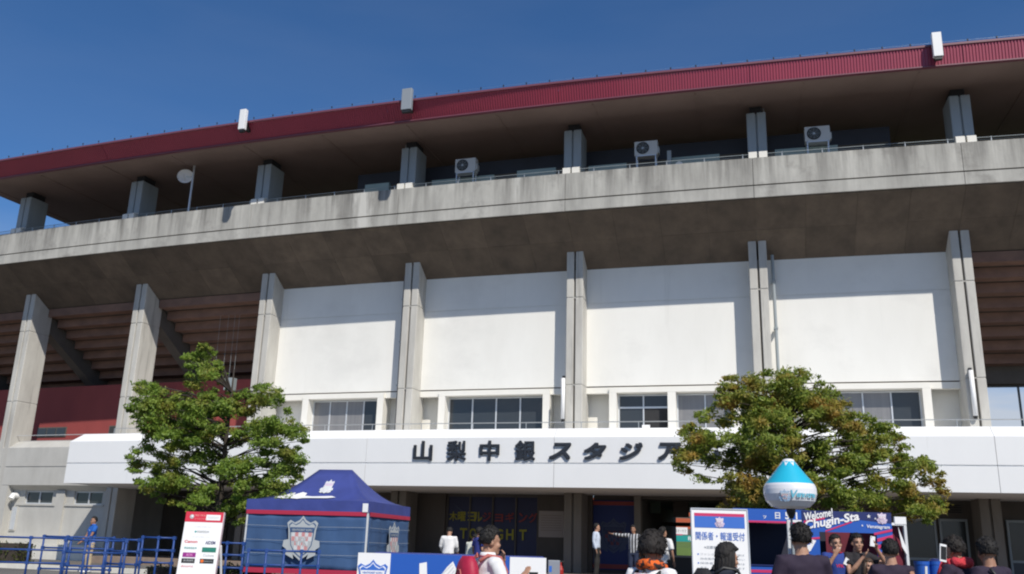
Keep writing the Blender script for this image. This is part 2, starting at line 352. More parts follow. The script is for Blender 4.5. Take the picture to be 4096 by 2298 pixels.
# --- lower columns
def column(u):
    b = MB()
    def leg(a0, a1):
        for z0, z1 in ((.3, 3.40), (3.40, 7.37), (7.395, 10.77), (10.795, 12.0)):
            top = z1 == 12.0
            pr = [(-1.15, z0), (0, z0), (0, z1+(.66 if top else 0)), (-1.15, z1-(.09 if top else 0))]
            b.sweep(pr, u+a0, u+a1, M_PILL if z0 == .3 and u > -19 else M_COLC, 1)  # lower legs beneath the canopy get a darker, browner concrete colour
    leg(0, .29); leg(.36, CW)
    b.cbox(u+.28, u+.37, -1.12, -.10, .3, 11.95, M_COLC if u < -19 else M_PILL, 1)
    for z in (7.38, 10.78): b.cbox(u+.01, u+CW-.01, -1.13, -.02, z-.025, z+.025, M_COLC, 1)
    return b.build('column', st, bevel=.025)
for u in COLS: column(u)
# --- parapet: two lifts of concrete per bay, a groove between them
for i in range(-2, 8):
    u0 = (i-4)*BAY+.30; u1 = u0+BAY-.018
    b = MB()
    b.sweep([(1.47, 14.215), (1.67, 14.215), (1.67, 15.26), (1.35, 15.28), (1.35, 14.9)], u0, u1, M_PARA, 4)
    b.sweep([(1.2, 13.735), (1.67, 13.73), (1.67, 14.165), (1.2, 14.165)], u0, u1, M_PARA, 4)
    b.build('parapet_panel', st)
MB().sweep([(1.0, 13.76), (1.63, 13.80), (1.63, 15.15), (1.2, 15.15), (-6.2, 15.05), (-6.2, 14.9), (1.0, 14.9)], -41, 24, M_BEAMC, 30).build('deck_slab', st)
# --- sloping underside of the stand in formwork panels
def sofz(v): return 12.64+.655*v
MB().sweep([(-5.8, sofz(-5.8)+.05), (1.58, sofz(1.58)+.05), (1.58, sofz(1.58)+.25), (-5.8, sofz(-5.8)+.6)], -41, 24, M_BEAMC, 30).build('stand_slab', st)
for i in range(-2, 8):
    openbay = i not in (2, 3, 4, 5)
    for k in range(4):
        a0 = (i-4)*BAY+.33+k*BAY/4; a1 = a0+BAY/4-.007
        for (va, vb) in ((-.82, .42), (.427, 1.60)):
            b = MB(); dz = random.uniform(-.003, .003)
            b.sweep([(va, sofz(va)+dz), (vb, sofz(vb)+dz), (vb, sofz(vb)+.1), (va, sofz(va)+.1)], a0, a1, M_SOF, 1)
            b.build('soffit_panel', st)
    if openbay:
        for r in range(9):
            v1 = -.86-r*.62; z1 = sofz(v1)+.02
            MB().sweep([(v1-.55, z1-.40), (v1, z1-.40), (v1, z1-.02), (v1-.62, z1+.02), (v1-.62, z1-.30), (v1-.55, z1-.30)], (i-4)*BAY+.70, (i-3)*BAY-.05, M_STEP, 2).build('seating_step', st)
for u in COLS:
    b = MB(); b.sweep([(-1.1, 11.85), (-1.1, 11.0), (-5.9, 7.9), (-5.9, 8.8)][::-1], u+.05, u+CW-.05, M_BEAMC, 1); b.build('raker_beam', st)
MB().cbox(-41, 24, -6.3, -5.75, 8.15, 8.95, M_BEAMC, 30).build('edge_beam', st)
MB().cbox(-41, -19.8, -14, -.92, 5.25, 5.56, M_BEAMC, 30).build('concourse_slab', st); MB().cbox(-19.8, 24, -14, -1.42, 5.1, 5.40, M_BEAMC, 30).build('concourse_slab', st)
# --- red kiosk block under the stand at the left
MB().cbox(-38, -13.9, -5.6, -3.2, 5.56, 8.62, M_RED, 14).build('kiosk_wall', st)
for u0 in (-34.4, -29.0, -24.2):
    w = MB(); w.cbox(u0, u0+2.0, -3.22, -3.17, 6.08, 6.58, M_BEAMC, 1); wo_ = w.build('kiosk_window', st)
    for k in range(3): MB().cbox(u0+.06+k*.65, u0+.06+k*.65+.58, -3.18, -3.15, 6.13, 6.53, M_GLASS, 1).build('pane', wo_)
# --- white panel walls of the four closed bays with their window fronts
for bi, i in enumerate((2, 3, 4, 5)):
    c0 = (i-4)*BAY+CW-.02; c1 = (i-3)*BAY+.02
    p = MB(); p.cbox(c0, c1, -1.05, -.80, 7.44, 10.70, M_WHITE, 4); p.build('wall_panel', st); MB().cbox(c0, c1, -1.05, -.80, 10.725, 12.14, M_WHITE, 4).build('wall_panel', st); MB().cbox(c0, c1, -1.05, -.82, 10.69, 10.73, M_WHITE, 4).build('wall_joint', st)
    MB().cbox(c0, c1, -1.05, -.84, 7.39, 7.45, M_BEAMC, 4).build('wall_joint', st)
    # spandrel band, recessed reveals beside the columns and the projecting cream frame
    MB().cbox(c0, c1, -1.05, -.80, 7.16, 7.39, M_CREAM, 4).build('wall_band', st)
    MB().cbox((i-4)*BAY-.01+(0 if bi else .3), (i-3)*BAY-.012+(0 if bi < 3 else .3), -1.75, -1.42, 5.3, 7.3, M_CREAM, 4).build('recess_wall', st)
    mid = ((-7.82, -11.6), (-.78, -5.39), (6.4, 1.54), (12.81, 8.4))[bi]
    f1, f0 = mid
    fr = MB()
    fr.cbox(f0, f1, -1.2, -.70, 7.17, 7.36, M_CREAM, 2)
    fr.cbox(f0, f0+.28, -1.5, -.703, 5.40, 7.168, M_CREAM, 1); fr.cbox(f1-.28, f1, -1.5, -.703, 5.40, 7.168, M_CREAM, 1)
    if bi == 2: fr.cbox(3.74, 4.04, -1.5, -.706, 5.40, 7.168, M_CREAM, 1)
    fr = fr.build('window_surround', st)
    def window(a0, a1, n, gl, z0=5.42, z1=7.15, transom=None):
        wn = MB(); V0, V1 = -1.22, -1.14
        wn.cbox(a0, a1, V0, V1, z1-.05, z1, M_ALU, 1); wn.cbox(a0, a1, V0, V1, z0, z0+.05, M_ALU, 1)
        for k in range(n+1):
            x = a0+(a1-a0-.05)*k/n; wn.cbox(x, x+.05, V0, V1+.003, z0+.05, z1-.05, M_ALU, 1)
        if transom: wn.cbox(a0+.05, a1-.05, V0, V1+.006, transom, transom+.07, M_ALU, 1)
        wo2 = wn.build('window', st)
        for k in range(n):
            x = a0+(a1-a0-.05)*k/n
            zz = [(z0+.05, z1-.05)] if not transom else [(z0+.05, transom), (transom+.07, z1-.05)]
            for q, (za, zb) in enumerate(zz):
                mm = gl[k % len(gl)]
                if bi == 2 and transom and k == 1 and q == 0: mm = M_DARK
                MB().cbox(x+.05, x+(a1-a0-.05)/n, V0+.02, V0+.05, za, zb, mm, 1).build('pane', wo2)
    if bi == 2:
        window(1.82, 3.74, 2, [M_GLASS], transom=6.62); window(4.04, 6.12, 2, [M_GLASSC])
    else:
        window(f0+.28, f1-.28, 4, [[M_GLASSC, M_GLASSC, M_GLASSC, M_GLASS], [M_GLASS], None, [M_GLASSC, M_GLASSC, M_GLASSC, M_GLASS]][bi])
MB().cbox(2.72, 3.02, -1.13, -1.12, 5.60, 6.0, M_PRW, 1).build('notice_sheet', st)
# --- white canopy across the entrance
CP = [(-1.4, 3.41), (3.0, 3.41), (3.0, 4.17), (2.965, 4.18), (2.965, 4.215), (3.0, 4.225), (3.0, 5.07), (2.62, 5.41), (-1.0, 5.41), (-1.4, 5.41)]
edges = [-20.0, -13.43, -6.54, .35, 7.24, 13.72, 24.0]
for a, bnd in zip(edges[:-1], edges[1:]):
    off = [max(0, (z-5.07))*.9 for v, z in CP] if a == -20.0 else None
    MB().sweep(CP, a, bnd-.015, M_CANO, 5, off0=off).build('canopy_panel', st)
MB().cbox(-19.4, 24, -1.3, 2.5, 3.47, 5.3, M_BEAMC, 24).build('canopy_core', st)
rl = MB()
for zz in (5.74,): rl.tube([W(-19.0+k*1.0, 1.75, zz) for k in range(43)], .016, M_GREYM, 6)
for k in range(22): rl.tube([W(-19.0+k*2, 1.75, 5.41), W(-19.0+k*2, 1.75, 5.74)], .014, M_GREYM, 6)
rl.build('canopy_railing', st)
# stadium name in raised characters
for ch, u in zip('山梨中銀スタジアム', (-4.35, -3.1, -1.91, -.65, .56, 1.74, 2.93, 4.17, 5.42)):
    kana = ch in 'スタジアム'
    V, F, asp = text_geo(ch, .040 if kana else .024, .22 if kana else 0)
    h = .56 if kana else .68; w = .76 if kana else .70
    n = len(V); P = []
    for dv in (3.075, 3.055, 3.035, 3.012):
        P += [W(u+(a_-.5)*w, dv+q_*.002, (4.62 if not kana else 4.60)+(b_-.5)*h) for a_, b_, q_ in V]
    FF = [tuple(i+n*q for i in f) for q in range(4) for f in F]
    MB().add(P, FF, M_LETTER).build('letter', st)
# --- concrete ground-floor front left of the canopy
b = MB(); b.sweep([(-.9, 3.30), (-.34, 3.30), (0, 3.51), (0, 4.29), (-.03, 4.30), (-.03, 4.34), (0, 4.35), (0, 5.20), (-.55, 5.58), (-.9, 5.58)], -41, -20.02, M_WALLC, 10); b.build('band_wall', st)
MB().tube([W(-27+k*1.0, -.35, 5.80) for k in range(9)], .015, M_ALU, 6).build('ledge_rail', st)
MB().cbox(-27.5, -26.5, -.9, -.002, .3, 3.49, M_WALLC, 1).build('pier', st)
w = MB(); VW = -.35
w.cbox(-26.6, -20.95, VW-.3, VW, .3, 2.70, M_WALLC, 4); w.cbox(-26.6, -20.95, VW-.3, VW, 3.27, 3.40, M_WALLC, 4)
for a, c in ((-26.6, -25.75), (-24.05, -22.8), (-21.15, -20.95)): w.cbox(a, c, VW-.3, VW-.002, 2.70, 3.27, M_WALLC, 1)
w.cbox(-23.75, -23.25, VW, VW+.10, .3, 3.30, M_WALLC, 1); w.cbox(-26.2, -21.0, VW, VW+.05, 2.62, 2.70, M_WALLC, 4)
w.build('ground_wall', st)
for a, c in ((-25.75, -24.05), (-22.8, -21.15)):
    fr = MB(); fr.cbox(a, c, VW-.16, VW-.08, 2.70, 2.75, M_ALU, 1); fr.cbox(a, c, VW-.16, VW-.08, 3.22, 3.27, M_ALU, 1)
    for x in (a, (a+c)/2-.04, c-.06): fr.cbox(x, x+.06, VW-.16, VW-.077, 2.75, 3.22, M_ALU, 1)
    fo = fr.build('window', st)
    MB().cbox(a+.06, (a+c)/2-.04, VW-.15, VW-.12, 2.75, 3.22, M_GLASS, 1).build('pane', fo); MB().cbox((a+c)/2+.02, c-.06, VW-.15, VW-.12, 2.75, 3.22, M_GLASS, 1).build('pane', fo)
d = MB(); d.cbox(-26.35, -26.0, VW, VW+.06, 1.5, 2.58, M_WALLC, 1); d = d.build('service_hatch', st)
MB().cbox(-26.31, -26.04, VW+.06, VW+.075, 1.55, 2.53, M_ALU, 1).build('hatch_door', d)
d = MB(); d.tube([W(-26.2, VW, 3.05), W(-26.2, VW+.25, 3.05), W(-26.2, VW+.33, 2.9)], .13, M_WPLAS, 12); d.build('exhaust_hood', st)
# --- wall under the canopy
def eb(name, u0, u1, v0, v1, z0, z1, m): return MB().cbox(u0, u1, v0, v1, z0, z1, m).build(name, st)
eb('return_wall', -21.2, -20.95, -4.2, -.66, .3, 3.45, M_WALLC)
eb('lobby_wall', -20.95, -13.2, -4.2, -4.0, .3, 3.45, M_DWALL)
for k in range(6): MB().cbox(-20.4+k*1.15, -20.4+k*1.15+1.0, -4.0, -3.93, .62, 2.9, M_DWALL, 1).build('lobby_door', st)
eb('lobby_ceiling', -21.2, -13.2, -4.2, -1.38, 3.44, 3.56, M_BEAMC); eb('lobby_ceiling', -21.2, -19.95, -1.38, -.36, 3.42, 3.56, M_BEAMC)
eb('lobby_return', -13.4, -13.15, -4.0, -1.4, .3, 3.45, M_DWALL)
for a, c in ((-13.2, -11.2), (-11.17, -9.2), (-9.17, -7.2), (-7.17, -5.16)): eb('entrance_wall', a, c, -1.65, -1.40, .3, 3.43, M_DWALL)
gl = MB(); gl.cbox(-5.14, -1.36, -1.68, -1.58, .6, .72, M_BEAMC); gl.cbox(-5.14, -1.36, -1.68, -1.58, 3.3, 3.43, M_BEAMC)
for x in (-5.14, -4.2, -3.25, -2.3, -1.42): gl.cbox(x, x+.06, -1.66, -1.53, .72, 3.3, M_BEAMC, 1)
gl = gl.build('glazed_screen', st)
for x in (-5.08, -4.14, -3.19, -2.24): MB().cbox(x, x+.88, -1.64, -1.60, .72, 3.3, M_BNAVY, 1).build('banner_panel', gl)
lt = MB()
def onwall(u, v, z): return Matrix.Translation(W(u, v, z)) @ Matrix.Rotation(facing(u), 4, 'Z')
def pu(xs, v=-1.5):      # photograph column of a ground-floor point -> u on the wall
    lo, hi = -30., 30.
    for _ in range(50):
        m_ = (lo+hi)/2; p = W(m_, v, 2.0)-Vector((0, 0, CAM_H))
        if p.x/p.y < at(xs, 2140, 10).x/10: lo = m_
        else: hi = m_
    return (lo+hi)/2
for ch, xs, m in zip('木曜ヨルジョギング', (1808, 1842, 1882, 1908, 1943, 1992, 2036, 2089, 2129), [M_YEL]*4+[M_BRED]*5):
    u = pu(xs); lt.text(ch, 0, 0, .36 if ch != 'ョ' else .3, 0, m, w=.33 if m is M_YEL else .34, X=onwall(u, -1.545, 2.36), bold=.02, center=True)
for ch, xs in zip('TONIGHT', (1852, 1890, 1925, 1958, 1996, 2038, 2090)):
    u = pu(xs); lt.text(ch, 0, 0, .40, 0, M_YEL, w=.30 if ch != 'I' else .09, X=onwall(u, -1.545, 1.70), bold=.025, center=True)
kind(lt.build('lettering', gl), 'stuff')
sw = MB()
for pts in ([(-1.7, 3.05), (-1.2, 2.72), (-.6, 2.6), (-.1, 2.3), (-.5, 2.45), (-1.2, 2.6)],):
    sw.poly([(x, z-2.0) for x, z in pts], 0, mat('banner_slate', (.05, .06, .11), .6), X=onwall(-3.2, -1.56, 2.0))
kind(sw.build('swoosh', gl), 'stuff')
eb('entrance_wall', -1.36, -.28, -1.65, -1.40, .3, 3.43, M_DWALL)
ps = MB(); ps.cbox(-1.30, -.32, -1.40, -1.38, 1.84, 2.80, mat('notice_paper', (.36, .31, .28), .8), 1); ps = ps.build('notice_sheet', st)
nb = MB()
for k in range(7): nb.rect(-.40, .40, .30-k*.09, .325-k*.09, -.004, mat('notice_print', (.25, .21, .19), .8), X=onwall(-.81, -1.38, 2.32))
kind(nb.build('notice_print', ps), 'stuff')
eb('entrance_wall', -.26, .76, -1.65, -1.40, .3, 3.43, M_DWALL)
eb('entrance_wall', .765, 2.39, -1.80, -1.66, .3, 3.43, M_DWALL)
bn = MB(); bn.cbox(.78, 2.36, -1.62, -1.55, .74, 3.24, M_BBLUE, 1); bn.cbox(.78, 2.36, -1.64, -1.53, 3.06, 3.20, M_BRED, 1); bn.cbox(.78, 2.36, -1.64, -1.53, .78, .94, M_BRED, 1)
bn = bn.build('banner_door', st)
c_ = MB(); crest(c_, 0, 0, 1.05, -.01, X=onwall(1.55, -1.55, 1.95), outer=mat('crest_dim_blue', (.05, .065, .13), .6), inner=mat('crest_dim_navy', (.02, .03, .09), .6), check=mat('crest_dim_red', (.13, .03, .05), .6)); kind(c_.build('emblem', bn), 'stuff')
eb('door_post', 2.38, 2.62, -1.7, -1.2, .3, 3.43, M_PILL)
# open passage through the building
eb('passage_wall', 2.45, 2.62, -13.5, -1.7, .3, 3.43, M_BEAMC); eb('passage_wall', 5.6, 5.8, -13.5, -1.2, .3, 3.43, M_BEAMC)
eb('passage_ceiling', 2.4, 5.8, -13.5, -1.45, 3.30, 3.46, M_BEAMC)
for u0, u1, v, z0, z1, m in ((2.75, 3.15, -3.0, 2.85, 3.30, mat('dark_green_sign', (.03, .045, .03), .7)), (3.6, 4.2, -3.2, 2.72, 3.30, mat('dark_brown_sign', (.055, .04, .032), .7)), (4.25, 4.6, -3.0, 2.90, 3.30, mat('dark_green_sign', (.03, .045, .03), .7))):
    MB().cbox(u0, u1, v-.06, v, z0, z1, m, 1).build('hanging_sign', st)
eb('passage_beam', 2.62, 5.6, -8.2, -7.9, 2.50, 2.66, M_BEAMC)
ct = MB(); ct.cbox(3.1, 5.55, -3.2, -2.4, .62, 1.25, mat('counter_front', (.06, .055, .055), .7)); ct.cbox(3.05, 5.55, -3.3, -2.35, 1.25, 1.32, mat('counter_top', (.28, .28, .28), .5)); ct.build('ticket_counter', st)
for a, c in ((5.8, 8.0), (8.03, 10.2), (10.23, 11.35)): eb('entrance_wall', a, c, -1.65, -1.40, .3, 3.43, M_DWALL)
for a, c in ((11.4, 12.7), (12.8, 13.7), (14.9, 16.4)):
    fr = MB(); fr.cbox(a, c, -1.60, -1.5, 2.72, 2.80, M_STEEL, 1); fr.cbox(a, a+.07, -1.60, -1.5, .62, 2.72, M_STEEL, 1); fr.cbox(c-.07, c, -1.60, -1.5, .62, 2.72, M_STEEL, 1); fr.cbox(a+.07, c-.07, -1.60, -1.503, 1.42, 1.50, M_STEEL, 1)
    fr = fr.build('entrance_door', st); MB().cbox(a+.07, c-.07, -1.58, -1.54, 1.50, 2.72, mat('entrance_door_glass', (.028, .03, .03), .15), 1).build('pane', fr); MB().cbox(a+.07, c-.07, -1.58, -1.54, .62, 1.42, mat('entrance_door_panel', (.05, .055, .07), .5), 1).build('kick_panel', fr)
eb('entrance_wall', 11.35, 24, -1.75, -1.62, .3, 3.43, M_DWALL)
vt = MB(); vt.cbox(13.0, 13.6, -1.62, -1.56, 2.98, 3.32, M_BEAMC, 1); vt = vt.build('wall_vent', st)
for k in range(4): MB().cbox(13.04, 13.56, -1.56, -1.52, 3.01+k*.075, 3.04+k*.075, M_DARK, 1).build('louvre', vt)
# --- downpipes and lamps
for u, v in ((-7.06, -.45), (7.74, -.45)):
    p = MB(); p.tube([W(u, v, 12.2), W(u, v, 5.45)], .06, M_STEEL if u > 0 else M_NAVY, 10)
    for z in (11.2, 9.4, 7.6): p.cbox(u-.075, u+.075, v-.3, v+.07, z-.03, z+.03, M_STEEL, 1)
    p.build('downpipe', st, smooth=False)
# --- upper steel-clad roof columns
for u in COLS:
    b = MB(); u0, u1 = u+.15, u+.84
    b.cbox(u0, u0+.32, .35, 1.38, 15.2, 17.20, M_STEEL, 1); b.cbox(u1-.32, u1, .35, 1.38, 15.2, 17.20, M_STEEL, 1); b.cbox(u0+.31, u1-.31, .40, 1.31, 15.2, 17.18, M_STEEL, 1)
    b = b.build('roof_column', st, bevel=.07)
    for s_ in (u0+.02, u1-.31): MB().sweep([(1.2, 15.26), (1.62, 15.26), (1.62, 15.50), (1.45, 15.60), (1.2, 15.60)], s_, s_+.29, M_CREAM, 1).build('foot', b)
    MB().cbox(u0+.12, u1-.12, .5, 1.2, 17.20, 17.62, M_DARK, 1).build('shade_cap', b)  # black cap paints in the shade at the column head under the roof
# --- press level behind the roof columns
eb('press_wall', -9.6, 12.2, -.55, -.35, 15.1, 17.0, M_NAVY)
for a in (-9.2, -2.0, 5.2): MB().cbox(a, a+6.9, -.36, -.30, 16.30, 16.36, M_BEAMC, 3).build('press_trim', st)
for a, c, z1, v in ((-8.55, -7.45, 15.74, .9), (-5.6, -2.9, 15.72, .7), (-1.9, -.3, 15.74, .8), (1.0, 2.5, 15.66, .8), (4.1, 6.0, 15.76, .7), (8.0, 10.2, 15.70, .8)):
    MB().cbox(a, c, v-.25, v, 15.2, z1+.20, M_TEAL, 2).build('equipment_cabinet', st)
# --- roof: soffit, fascia of ribbed sheet, flashing, wire posts
def tilt(u):
    t = min(1, max(0, (u+16)/30.)); t = t*t*(3-2*t)
    return math.radians(41-35*t)
roof = MB(); UL = -29.0
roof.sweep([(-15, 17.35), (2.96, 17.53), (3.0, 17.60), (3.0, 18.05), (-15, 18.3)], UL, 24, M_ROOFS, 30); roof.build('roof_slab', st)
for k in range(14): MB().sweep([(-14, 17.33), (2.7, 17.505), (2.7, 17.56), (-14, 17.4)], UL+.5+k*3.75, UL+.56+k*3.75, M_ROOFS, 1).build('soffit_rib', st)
fe = [UL]+[(i-4)*BAY+.35 for i in range(1, 8)]+[24.0]
for a, c in zip(fe[:-1], fe[1:]):
    n = int((c-a)/.098); V = []; F = []; sgm = []
    for k in range(n):
        for f_, dv in ((0, 0), (.42, 0), (.55, -.028), (.87, -.028)):
            sgm.append((a+(c-a)*(k+f_)/n, dv))
    sgm.append((c-.012, 0))
    for u, dv in sgm:
        t = tilt(u); vt_ = 3.02+.70*math.tan(t); zt = 18.25-max(0, vt_-3.3)*.5
        V += [W(u, 3.03+dv, 17.53), W(u, vt_+dv, zt)]
    F = [(2*k, 2*k+2, 2*k+3, 2*k+1) for k in range(len(sgm)-1)]
    MB().add(V, F, M_FASC).build('fascia_panel', st)
    tr = MB(); V = []; n2 = 8
    for k in range(n2+1):
        u = a+(c-a)*k/n2; t = tilt(u); vt_ = 3.02+.70*math.tan(t); zt = 18.25-max(0, vt_-3.3)*.5
        V += [W(u, vt_+.03, zt-.03), W(u, vt_+.03, zt+.05), W(u, vt_-.5, zt+.05), W(u, vt_-.5, zt-.03)]
    tr.add(V, [(4*k+j, 4*k+(j+1) % 4, 4*k+4+(j+1) % 4, 4*k+4+j) for k in range(n2) for j in range(4)], M_FTRIM)
    V = [W(a+(c-a)*k/n2, vv, zz) for k in range(n2+1) for vv, zz in ((2.9, 17.50), (3.06, 17.50), (3.06, 17.545), (2.9, 17.545))]
    tr.add(V, [(4*k+j, 4*k+(j+1) % 4, 4*k+4+(j+1) % 4, 4*k+4+j) for k in range(n2) for j in range(4)], M_FTRIM)
    tr.build('fascia_flashing', st)
k = 0; u = -28.6
tops = []
while u < 22:
    t = tilt(u); vt_ = 2.95+.70*math.tan(t); zt = 18.25-max(0, vt_-3.3)*.5
    p = MB(); p.tube([W(u, vt_, zt), W(u, vt_, zt+.16)], .011, M_BLACK, 5); p.tube([W(u, vt_, zt+.13), W(u, vt_, zt+.19)], .026, M_BLACK, 6); p.build('wire_post', st)
    tops.append(W(u, vt_, zt+.16)); u += .894
MB().tube(tops, .002, M_GREYM, 4).build('roof_wire', st)
# --- railing along the parapet
pr = MB(); pr.tube([W(-40+k, 1.52, 15.46) for k in range(63)], .013, M_STEEL, 6); pr.tube([W(-40+k, 1.47, 15.40) for k in range(63)], .008, M_STEEL, 5); pr = pr.build('parapet_railing', st)
for k in range(46): MB().tube([W(-40+.2+k*1.372, 1.50, 15.24), W(-40+.2+k*1.372, 1.50, 15.49)], .02, M_GREYM, 6).build('rail_post', pr)
for u, v in ((-6.72, 1.0), (7.66, 1.0)): MB().tube([W(u, v, 15.2), W(u, v, 17.5)], .045, M_GREYM, 8).build('conduit', st)
# hanging ropes and a pale box in the third bay on the left
rp = MB()
for u in (-16.9, -16.45, -16.1, -15.85): rp.tube([W(u, -1.5, 11.4), W(u+.05, -1.5, 8.4)], .007, M_STEEL, 5)
kind(rp.build('hanging_cable', st), 'stuff')
MB().cbox(-16.35, -15.9, -1.9, -1.6, 7.85, 8.40, M_STEEL, 1).build('cable_box', st)
# floodlight gantry seen through the bay at far right
gn = MB(); a, c = 15.0, 21.0
for x in (a, a+1.3, a+3, c): gn.tube([W(x, -9, 5.58), W(x, -9, 8.6)], .05, M_STEEL, 6)
gn.tube([W(a, -9, 8.6), W(c, -9, 8.6)], .05, M_STEEL, 6); gn.tube([W(a, -9, 6.7), W(c, -9, 6.7)], .05, M_STEEL, 6)
gn.tube([W(a, -9, 8.6), W(a+1.3, -9, 6.7)], .035, M_STEEL, 6); gn.cbox(a+.55, a+1.15, -9.2, -8.95, 8.0, 8.5, M_BLACK, 1)
gn.build('camera_gantry', st)
MB().cbox(14.45, 24, -12.2, -12, 5.58, 6.9, M_BEAMC).build('inner_parapet', st)

# ================================================================== THINGS FIXED TO THE BUILDING
def on_facade(name, label, cat, u, v, z, group=None): return thing(name, label, cat, W(u, v, z), facing(u), group)
def fan_unit(u, lab):
    t = on_facade('air_conditioner', lab, 'air conditioner', u, 1.0, 15.26, 'air conditioning units on the upper deck')
    b = MB().box(-.44, .44, -.17, .17, .70, 1.28, M_ACW); b.build('casing', t, bevel=.02)
    gr = MB(); X = Matrix.Translation((-.12, -.175, .99)) @ Matrix.Rotation(math.pi/2, 4, 'X')
    gr.lathe([(.245, .0), (.245, .012), (.232, .012), (.232, 0)], M_BLACK, 24, X); gr.disc(-.12, .99, .235, -.172, M_BLACK)
    gr = gr.build('fan_grille', t)
    rg = MB()
    for r in (.08, .13, .18): rg.lathe([(r, .012), (r+.006, .02), (r+.012, .012)], M_STEEL, 20, X)
    for k in range(4): rg.box(-.22, .22, -.004, .004, .006, .012, M_STEEL, X @ Matrix.Rotation(k*math.pi/4, 4, 'Z'))
    rg.build('grille_wire', gr); MB().disc(-.12, .99, .045, -.186, M_ALU).build('hub', gr)
    MB().box(.44, .49, -.1, .15, .78, 1.02, M_ACW).build('valve_cover', t)
    for x in (-.36, .36):
        for y in (-.15, .15): MB().box(x-.02, x+.02, y-.02, y+.02, 0, .70, M_ALU).build('leg', t)
    MB().box(-.40, .40, -.17, .17, .66, .70, M_ALU).build('tray', t)
    return t
fan_unit(-3.98, 'grey air conditioner on stand, leftmost of three on upper deck')
fan_unit(3.30, 'grey air conditioner on stand beside small white floodlight, middle of upper deck')
fan_unit(9.50, 'grey air conditioner on stand at the right end of upper deck')
t = on_facade('dish_antenna', 'white satellite dish on a tall thin pole rising from the parapet', 'satellite dish', -16.92, 1.5, 15.26)
MB().tube([(0, 0, 0), (0, 0, 2.75)], .05, M_ALU, 8).build('pole', t)
X = Matrix.Translation((-.30, -.16, 1.72)) @ Matrix.Rotation(R_(30), 4, 'Z') @ Matrix.Rotation(R_(84), 4, 'X')
dp = MB(); dp.lathe([(.001, -.10), (.12, -.09), (.24, -.06), (.34, 0), (.345, .01), (.33, .01), (.22, -.045), (.001, -.08)], M_WPLAS, 28, X); dp.build('dish', t, smooth=True)
MB().tube([X @ Vector((0, -.2, -.02)), X @ Vector((0, -.05, .28))], .012, M_ALU, 6).build('feed_arm', t)
MB().tube([(0, 0, 1.72), (-.28, -.10, 1.72)], .03, M_ALU, 6).build('bracket', t)
MB().tube([(0, 0, 2.70), (.10, -.02, 2.66), (.26, -.04, 2.46)], .03, M_ALU, 6).build('lamp_arm', t); MB().box(.18, .36, -.12, .04, 2.36, 2.46, M_ALU).build('lamp_head', t)
for u, lab, w, m in ((-12.81, 'white box light on the purple shaded end of the red fascia', .29, M_WPLAS), (-5.55, 'wide grey box light on the middle of the red fascia', .42, mat('unlit_grey', (.25, .28, .31), .5)), (13.27, 'white box light on the bright right end of the red fascia', .30, M_WPLAS)):  # middle housing: its unlit look is put into a darker grey
    t = on_facade('box_light', lab, 'floodlight', u, 3.02+.70*math.tan(tilt(u))+(.22 if u < 0 else .30), 17.66, 'box lights fixed to the roof fascia')
    MB().box(-w/2, w/2, -.08, .10, 0, .90, m).build('housing', t, bevel=.015)
    MB().box(-w/2+.03, w/2-.03, -.05, .09, -.10, -.002, M_BLACK).build('lamp_socket', t)
    MB().box(-.06, .06, .10, .5, .10, .5, M_BLACK).build('bracket', t)
for u, lab, x in ((.0, 'white tube lamp on the lower part of the middle slotted column', -.06), (13.75, 'white tube lamp low on the slotted column at the right end', .20)):
    t = on_facade('tube_lamp', lab, 'wall lamp', u+x, .10, 6.0, 'white tube lamps on the columns')
    MB().tube([(0, 0, .08), (0, 0, 1.62)], .075, M_WPLAS, 12).build('tube', t, smooth=True); MB().tube([(0, 0, -.02), (0, .02, .08)], .05, M_BLACK, 10, r2=.08).build('end_cap', t); MB().box(-.05, .05, .05, .14, 1.60, 1.72, M_BLACK).build('bracket', t)
t = on_facade('floodlight', 'small white round floodlight on upper deck beside the middle air conditioner', 'floodlight', 4.38, 1.15, 15.26)
MB().box(-.20, .02, -.05, .2, .02, .22, M_TEAL).build('ballast', t); MB().lathe([(.001, -.12), (.09, -.10), (.14, .02), (.14, .05), (.001, .05)], M_WPLAS, 18, Matrix.Translation((.16, -.05, .14)) @ Matrix.Rotation(R_(95), 4, 'X')).build('lamp_head', t)
MB().box(-.3, -.15, .1, .25, 0, .85, M_STEEL).build('post', t)

